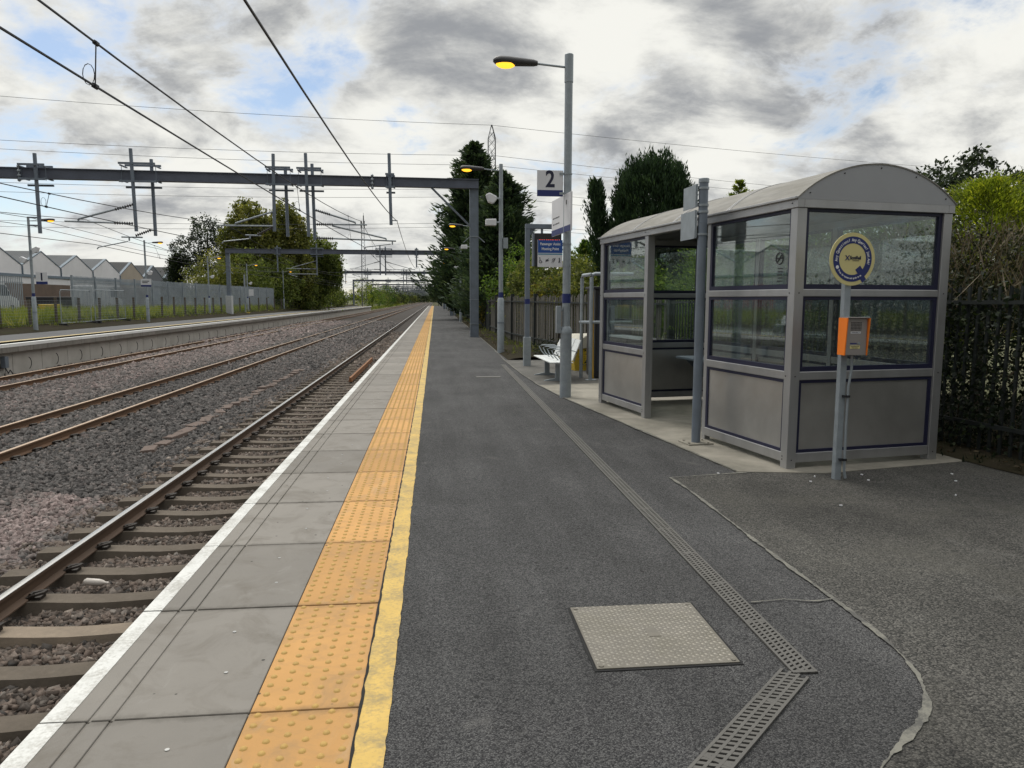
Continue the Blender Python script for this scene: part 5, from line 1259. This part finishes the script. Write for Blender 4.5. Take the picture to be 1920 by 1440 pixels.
# --- beyond the opposite platform
LP = lobes_points
tree('birch_tree', 'tall yellowish birch with drooping sprays behind the opposite platform', (-25.3, 108, .3), [(-.6, 0, 12.6, 2.6, 2.6, 2.7), (1.4, 0, 11., 2.6, 2.6, 3.0), (-2.2, 0, 9.8, 2.3, 2.4, 2.8), (1.2, -1, 7.5, 3.2, 2.8, 3.0), (-1.6, -1, 6, 3.0, 2.8, 2.8)], 988, 34, .42, .34, LF['birch'], 14, .3, hang=.9)
tree('birch_tree', 'taller middle birch behind the gantry drop tubes, crown merging with its neighbours', (-21.6, 111, .3), [(.2, 0, 13.0, 1.9, 2., 2.8), (1.3, 0, 11.0, 2.4, 2.4, 2.8), (-1.2, 0, 9.8, 2.2, 2.4, 3.), (.8, -.5, 7.0, 3., 2.8, 3.2), (2., 0, 5.0, 2.6, 2.4, 3)], 912, 34, .42, .34, LF['birch'], 14.5, .3, hang=.8)
tree('willow_tree', 'drooping green willow, rightmost of the big trees behind the opposite platform', (-17.9, 116, -.6), [(-.5, 0, 10., 2.2, 2.4, 2.5), (1.6, 0, 8.4, 2.3, 2.4, 3.0), (-1.8, 0, 7.8, 2.4, 2.4, 3.2), (2.3, 0, 6.8, 1.8, 2.0, 2.4), (-.8, -.8, 4.8, 2.4, 2.3, 3.2)], 988, 36, .4, .34, LF['green'], 12, .3, hang=1.0)
tree('oak_tree', 'dark open crowned tree showing sky through its leaves, left of the birches', (-32.6, 112, .3), [(0, 0, 10.6, 2.6, 2.6, 2.5), (-2.4, 0, 8.2, 2.6, 2.4, 2.4), (2.5, 0, 8.6, 2.4, 2.4, 2.4), (-.5, 0, 6.2, 3.4, 3, 2.2), (-3.8, 0, 5.6, 1.8, 1.8, 2.0)], 420, 26, .33, .28, LF['dark'], 12.5, .32, core=.3)
conifer('conifer_tree', 'dark narrow conifer at the left foot of the open dark tree', (-36.4, 110, .3), 7.4, 1.9, 420, 26, .30, LF['dark'], pw=.45, upt=.9)
conifer('conifer_tree', 'tiny dark conifer beside the last slate grey shed', (-40.4, 116, .3), 3.6, .8, 120, 16, .25, LF['dark'], pw=.6, upt=.8)
tree('elder_bush', 'leafless topped scrub behind the white sheds at the far left', (-78, 125, .3), [(0, 0, 9, 2.4, 2.4, 1.8), (2.6, 0, 8.4, 1.8, 2, 1.4)], 120, 26, .5, .4, LF['bush'], 9, .3)
BUSHL = [(-27.5, 96, 7.2, 3.2), (-24.6, 100, 7.8, 3.4), (-21.6, 106, 7.6, 3.2), (-19.9, 112, 6.6, 2.6), (-26.5, 99, 5.8, 3.0), (-23.4, 104, 6.2, 3.0), (-22.6, 112, 5.2, 2.6), (-20.9, 118, 4.6, 2.4), (-20.4, 128, 5.0, 2.6), (-20.2, 140, 4.4, 2.2), (-29.5, 104, 5.2, 2.8), (-19.8, 152, 3.6, 2.)]
BL = ['tall rounded bush at the left above the palisade end', 'broad bush between the gantry leg and the birch trunks', 'full green bush under the middle birch', 'bush under the drooping willow beside the fence', 'yellowish green bush above the palisade left of the gantry leg', 'broad green bush right of the gantry leg beyond the fence', 'shadowed bush below the birches', 'green bush behind the small white notice', 'dark bush behind the far lamp posts of the opposite platform', 'last tall bush behind the end of the opposite platform', 'dark bush under the open crowned tree', 'small bush near the far end of the opposite platform']
for (x, y, h, r), lb in zip(BUSHL, BL):
    tree('bush', lb, (x, y, .2), [(0, 0, h*.66, r*.8, r*.8, h*.34), (r*.5, 0, h*.42, r*.7, r*.7, h*.36), (-r*.5, 0, h*.42, r*.7, r*.7, h*.36), (0, -r*.4, h*.25, r*.9, r*.7, h*.28)], 190, 30, .36, .27, LF['green' if (int(y) % 3) else 'birch'], h*.8, .12, cat='bush')
FARL = [(-18.2, 190, 8.0, 3.6, 'lime'), (-16.9, 205, 6.2, 3.0, 'hedge'), (-18.5, 222, 8, 3.8, 'bush'), (-17.5, 240, 6.4, 3.2, 'green'), (-16.5, 262, 8.2, 3.2, 'hedge'), (-18.5, 285, 8.0, 3.6, 'dark'), (-17.5, 312, 5.6, 3.0, 'bush'), (-18.5, 345, 8.4, 4.0, 'dark'), (-16.8, 385, 6.5, 3.2, 'green'), (-18.5, 430, 9.0, 4.6, 'dark'), (-16, 480, 7.0, 3.8, 'bush'), (-15, 540, 9.2, 4.8, 'dark'), (-12, 620, 10, 6, 'dark'), (-4, 720, 11, 7, 'bush'), (3, 700, 12, 7, 'dark'), (-19, 800, 15, 9, 'dark')]
for i, (x, y, h, r, m_) in enumerate(FARL):
    tree('trackside_bush' if h < 7 else 'trackside_tree', 'bright yellow green bush just past the end of the opposite platform' if i == 0 else ('green bush behind the bright yellow green one' if i == 1 else 'small far scrub bush or tree beside the tracks near the horizon'), (x, y, -.9), [(0, 0, h*.66, r*.7, r*.7, h*.34), (r*.5, 0, h*.40, r*.7, r*.7, h*.36), (-r*.5, 0, h*.42, r*.7, r*.7, h*.36)], 130, 26, .30+.002*(y-190), .24+.0012*(y-190), LF[m_], h*.8, .15, cat='bush' if h < 7 else 'tree', group=None if i < 2 else 'far trees along the tracks')
# far wood: one mass on the skyline
P, T = LP([(x, y, 1.5, 26, 8, RG.uniform(5, 9)) for x, y in [(-330+i*44+RG.uniform(-10, 10), 760+RG.uniform(-40, 60)) for i in range(24)]], 2600, 16, 2.4); o = leaves('far_wood', P, 2.2, LF['dark'], None, tint=T); tag(o, kind='stuff')
# --- right side
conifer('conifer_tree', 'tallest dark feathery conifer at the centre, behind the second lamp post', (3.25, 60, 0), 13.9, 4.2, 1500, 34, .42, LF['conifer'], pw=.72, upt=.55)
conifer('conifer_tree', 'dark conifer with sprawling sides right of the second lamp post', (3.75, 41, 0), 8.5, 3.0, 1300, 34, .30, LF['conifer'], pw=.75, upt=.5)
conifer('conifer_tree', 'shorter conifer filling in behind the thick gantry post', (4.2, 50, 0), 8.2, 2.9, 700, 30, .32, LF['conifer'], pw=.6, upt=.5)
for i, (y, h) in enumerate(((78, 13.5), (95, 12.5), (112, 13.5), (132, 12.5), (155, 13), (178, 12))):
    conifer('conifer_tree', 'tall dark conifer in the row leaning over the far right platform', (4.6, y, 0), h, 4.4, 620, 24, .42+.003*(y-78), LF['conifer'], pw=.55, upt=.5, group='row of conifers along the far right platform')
def bush(label, x, y, h, r, m_, n=330, per=30, sp=.17, sz=.13, name='bush', core=.5, z=0.):
    return tree(name, label, (x, y, z), [(0, 0, h*.72, r*.62, r*.62, h*.28), (r*.45, 0, h*.5, r*.6, r*.6, h*.33), (-r*.45, .2, h*.48, r*.6, r*.6, h*.33), (0, -r*.35, h*.32, r*.8, r*.6, h*.3), (.2, r*.3, h*.35, r*.8, r*.6, h*.3)], n, per, sp, sz, LF[m_], h*.85, .07, cat='bush', core=core)
bush('light yellow green bush between the gantry post and the second lamp post', 4.1, 34.5, 4.1, 1.5, 'hedge'); bush('loose green bush above the fence right of the second lamp post', 4.55, 29.5, 3.9, 1.6, 'bush'); bush('olive green bush over the fence behind the train display', 5.3, 27, 3.4, 1.6, 'bush')
bush('grey green bush over the fence behind the meeting point sign', 6.2, 26, 3.3, 1.6, 'bush'); bush('green bush right of the nearest lamp post above the fence', 6.5, 22.8, 2.9, 1.4, 'hedge'); bush('low rusty leaved shrub spilling over the fence by the second lamp post', 4.25, 27.6, 2.35, .9, 'rust', n=160, sz=.11)
bush('rust tinged low shrub by the gantry post base', 3.4, 40, 2.6, 1.2, 'rust', n=140)
bush('leafy bush beneath the far conifers beside the third lamp post', 4.0, 66, 4.6, 1.8, 'hedge', n=160, sz=.2); bush('bush at the far end of the right platform', 3.6, 120, 4.5, 2.0, 'hedge', n=140, sz=.25)
conifer('conifer_tree', 'small green pointed conifer right of the nearest lamp post', (6.55, 32, 0), 4.15, 1.25, 420, 26, .17, LF['hedge'], pw=.7, upt=.9)
conifer('conifer_tree', 'small conifer half hidden left of the shelter roof end', (8.1, 33, 0), 4.0, 1.3, 300, 22, .17, LF['conifer'], pw=.7, upt=.8)
# round headed cypress: upright sprays packed on an egg shape
t = thing('cypress_tree', 'big round headed dark cypress standing behind the shelter roof', 'tree', (7.45, 25, 0))
d = RG.normal(size=(2600, 3)); d /= np.linalg.norm(d, axis=1)[:, None]; rr = RG.uniform(.7, 1.04, 2600); c = d*rr[:, None]*np.array([1.42, 1.42, 2.75]); c[:, :2] *= (1+.30*np.abs(d[:, 2:3])**1.5); c[:, 2] += 3.75+.05*np.sin(c[:, 0]*5)+.05*np.sin(c[:, 1]*6+1)
c[:, :2] *= (1-.07*np.clip((c[:, 2:3]-3)/3.5, -.5, 1)); P = (c[:, None]+RG.normal(size=(2600, 22, 3))*np.array([.07, .07, .11])); out = np.repeat((d*np.array([.5, .5, .2])+np.array([0, 0, 1]))[:, None], 22, 1)
leaves('crown', P.reshape(-1, 3), .15, LF['cypress'], t, D=out.reshape(-1, 3), aspect=.3, tint=np.repeat(RG.normal(.38, .2, 2600), 22), align=.4)
MB().tube([(0, 0, -.2), (0, 0, 3), (0, 0, 6)], [.16, .1, .02], 8).build('trunk', BARK, t)
conifer('cypress_spray', 'thin leaning cypress shoot left of the round headed cypress', (6.25, 25, 0), 5.55, .50, 420, 26, .14, LF['cypress'], lean=-.15, pw=.35, upt=2.2, bare=.42)
conifer('lime_conifer', 'yellow green conifer tips showing above the middle of the shelter roof', (7.75, 18.5, 0), 4.6, 1.2, 260, 50, .085, LF['lime'], pw=.75, upt=.9)
for i, (x, y, h, lb) in enumerate(((6.05, 14.6, 2.9, 'bright green feathery hedge conifer seen through the shelter doorway'), (6.5, 12.6, 3.0, 'green hedge conifer behind the middle of the shelter'), (6.9, 17.0, 3.0, 'green hedge conifer behind the far end of the shelter'), (7.0, 10.8, 3.0, 'dense hedge conifer behind the near end of the shelter'))):
    conifer('hedge_conifer', lb, (x, y, 0), h, 1.35, 620, 50, .075, LF['hedge'], pw=.4, upt=.8, cat='hedge')
for i, (x, y, h, lb) in enumerate(((7.55, 9.55, 3.35, 'lime yellow conifer hedge right beside the shelter gable'), (8.5, 9.2, 3.05, 'lime yellow conifer hedge near the right edge'), (9.3, 10.2, 3.35, 'lime yellow conifer hedge at the right edge farther back'))):
    conifer('lime_conifer', lb, (x, y, 0), h*.95, 1.05, 620, 60, .05, LF['lime'], pw=.38, upt=.75, cat='hedge', bare=.35)
tree('dark_tree', 'dark leaved tree top above the yellow hedge at the right', (10.25, 13.4, 0), [(-.65, 0, 3.75, .45, .45, .5), (0, 0, 3.95, .5, .5, .5), (.7, 0, 3.7, .45, .45, .45), (-.1, 0, 3.1, 1.1, .8, .6), (-1.3, 0, 3.5, .2, .2, .5), (1.05, 0, 3.3, .4, .4, .5)], 230, 30, .085, .09, LF['dark'], 3.8, .1)
# brambles and dry stems over the right fence
def thicket(label, x0, x1, y0, y1, n, h0, h1, size, m_, name, hang=0):
    k = n//26; cx = RG.uniform(x0, x1, k); cy = RG.uniform(y0, y1, k)
    xoff = -(cy-6.3)*.125; c = np.stack([cx+xoff, cy, RG.uniform(h0, h1, k)], 1); P = (c[:, None]+RG.normal(size=(k, 26, 3))*np.array([.12, .12, .11])).reshape(-1, 3); P[:, 2] = np.abs(P[:, 2])+.02
    t = thing(name, label, 'bramble', ((x0+x1)/2, (y0+y1)/2, 0)); L = np.array(t.location)
    leaves('leaves', P-L, size, LF[m_], t, aspect=.6, tint=np.repeat(RG.normal(.35, .22, k), 26)); return t
def stems(parent, x0, x1, y0, y1, n, h0, h1, ln, m_, lean=.5, th=.006):
    xs = RG.uniform(x0, x1, n); ysn = RG.uniform(y0, y1, n); P = np.stack([xs-(ysn-6.3)*.125, ysn, RG.uniform(h0, h1, n)], 1)-np.array(parent.location)
    leaves('stems', P, ln, LF[m_], parent, D=np.tile(np.array([[.0, 0, 1.]]), (n, 1)), aspect=th/ln*2.2, align=lean)
b = thicket('dense dark brambles and ivy growing through the fence at the right edge', 5.78, 7.2, 3.5, 14, 46000, .02, 1.72, .05, 'ivy', 'bramble'); stems(b, 5.74, 7.0, 3.5, 14, 900, .2, 1.8, .45, 'thatch', .8, .006)
b = thicket('brown and dark green scrub with dry stems over the fence beside the shelter', 5.95, 7.5, 5.5, 12, 26000, 1.35, 2.35, .045, 'scrub', 'bramble'); stems(b, 5.95, 7.3, 5.5, 12, 3000, 1.5, 2.45, .34, 'thatch', .6, .006)
b = thicket('dark bramble leaves pushing out through the railing by the shelter corner', 5.60, 5.80, 4.2, 9.5, 7000, .05, 1.62, .055, 'ivy', 'bramble')
b = thicket('mixed undergrowth in front of the fence behind the bench', 4.6, 5.4, 14.5, 21, 5200, .0, .35, .05, 'ivy', 'undergrowth')
# grass, weeds and litter
def tufts(name, x0, x1, y0, y1, n, h, m_, z, per=9):
    k = n//per; c = np.stack([RG.uniform(x0, x1, k), RG.uniform(y0, y1, k), np.zeros(k)], 1); c[:, 2] = z(c[:, 0], c[:, 1]) if callable(z) else z
    P = (c[:, None]+RG.normal(size=(k, per, 3))*np.array([.09, .09, 0])); hh = RG.uniform(.5, 1.2, (k, per))*h*np.repeat(RG.uniform(.5, 1.2, (k, 1)), per, 1); P[:, :, 2] += hh*.45
    n_ = k*per; P = P.reshape(-1, 3); s = hh.reshape(-1); A = RG.normal(size=(n_, 3))*.3+np.array([0, 0, 1]); A /= np.linalg.norm(A, axis=1)[:, None]
    B = np.cross(A, RG.normal(size=(n_, 3))); B /= np.linalg.norm(B, axis=1)[:, None]; w = .012+s*.03
    V = np.stack([P-A*s[:, None]*.5-B*w[:, None], P-A*s[:, None]*.5+B*w[:, None], P+A*s[:, None]*.5], 1)
    o = np_mesh(name, V.reshape(-1, 3), np.arange(n_*3).reshape(-1, 3), LF[m_], None, tint=np.repeat(np.clip(np.repeat(RG.normal(.45, .22, k), per)+RG.normal(0, .12, n_), 0, 1), 3)); return tag(o, kind='stuff')
zl = lambda x, y: np.interp(-x, [17.8, 20.2, 23, 28, 45], [.03, .26, .32, .42, .45])
tufts('verge_grass', -27, -20.5, 24, 110, 70000, .72, 'grass', zl); tufts('verge_grass', -20.6, -19.6, 24, 175, 5000, .22, 'bush', zl); tufts('yard_weeds', -44, -27, 35, 110, 9000, .5, 'grass', .42)
tufts('lineside_weeds', -19, -15.4, 180, 420, 9000, .8, 'grass', -.95); tufts('verge_weeds', 2.2, 3.4, 20, 90, 2600, .22, 'bush', .03); tufts('fence_weeds', 5.35, 5.9, 3, 9.5, 700, .12, 'ivy', .02)
def litter(name, x0, x1, y0, y1, n, s, f=None):
    P = np.stack([RG.uniform(x0, x1, n), RG.uniform(y0, y1, n), np.full(n, .035)], 1)
    if f is not None: P = P[f(P)]
    P[:, 2] += RG.uniform(0, .03, len(P)); a = RG.uniform(0, 6.283, len(P)); D = np.stack([np.cos(a), np.sin(a), np.zeros(len(P))], 1); return tag(leaves(name, P, s, LF['litter'], None, D=D, align=.3), kind='stuff')
litter('leaf_litter', 5.15, 6.6, 3, 9.5, 2600, .045, lambda P: P[:, 0]+(P[:, 1]-6.3)*.125 > 5.38); litter('leaf_litter', 2.05, 3.6, 20.5, 50, 3000, .07); litter('fence_litter', 3.4, 5.0, 14.6, 21.5, 900, .06, lambda P: P[:, 0] > 5-(P[:, 1]-14.5)*.13-.55)
mb = MB()
for x, y in ((3.3, 6.05), (3.42, 6.22), (3.9, 6.25), (3.84, 6.05), (4.6, 5.95), (4.75, 6.2), (5.0, 5.6), (4.25, 5.5), (3.15, 5.3), (2.6, 6.42)):
    a = rnd.uniform(0, 3); mb.tube([(x, y, .012), (x+.02*math.cos(a), y+.02*math.sin(a), .014)], [.007, .005], 5)
tag(mb.build('paper_scraps', SIGNW), kind='stuff')
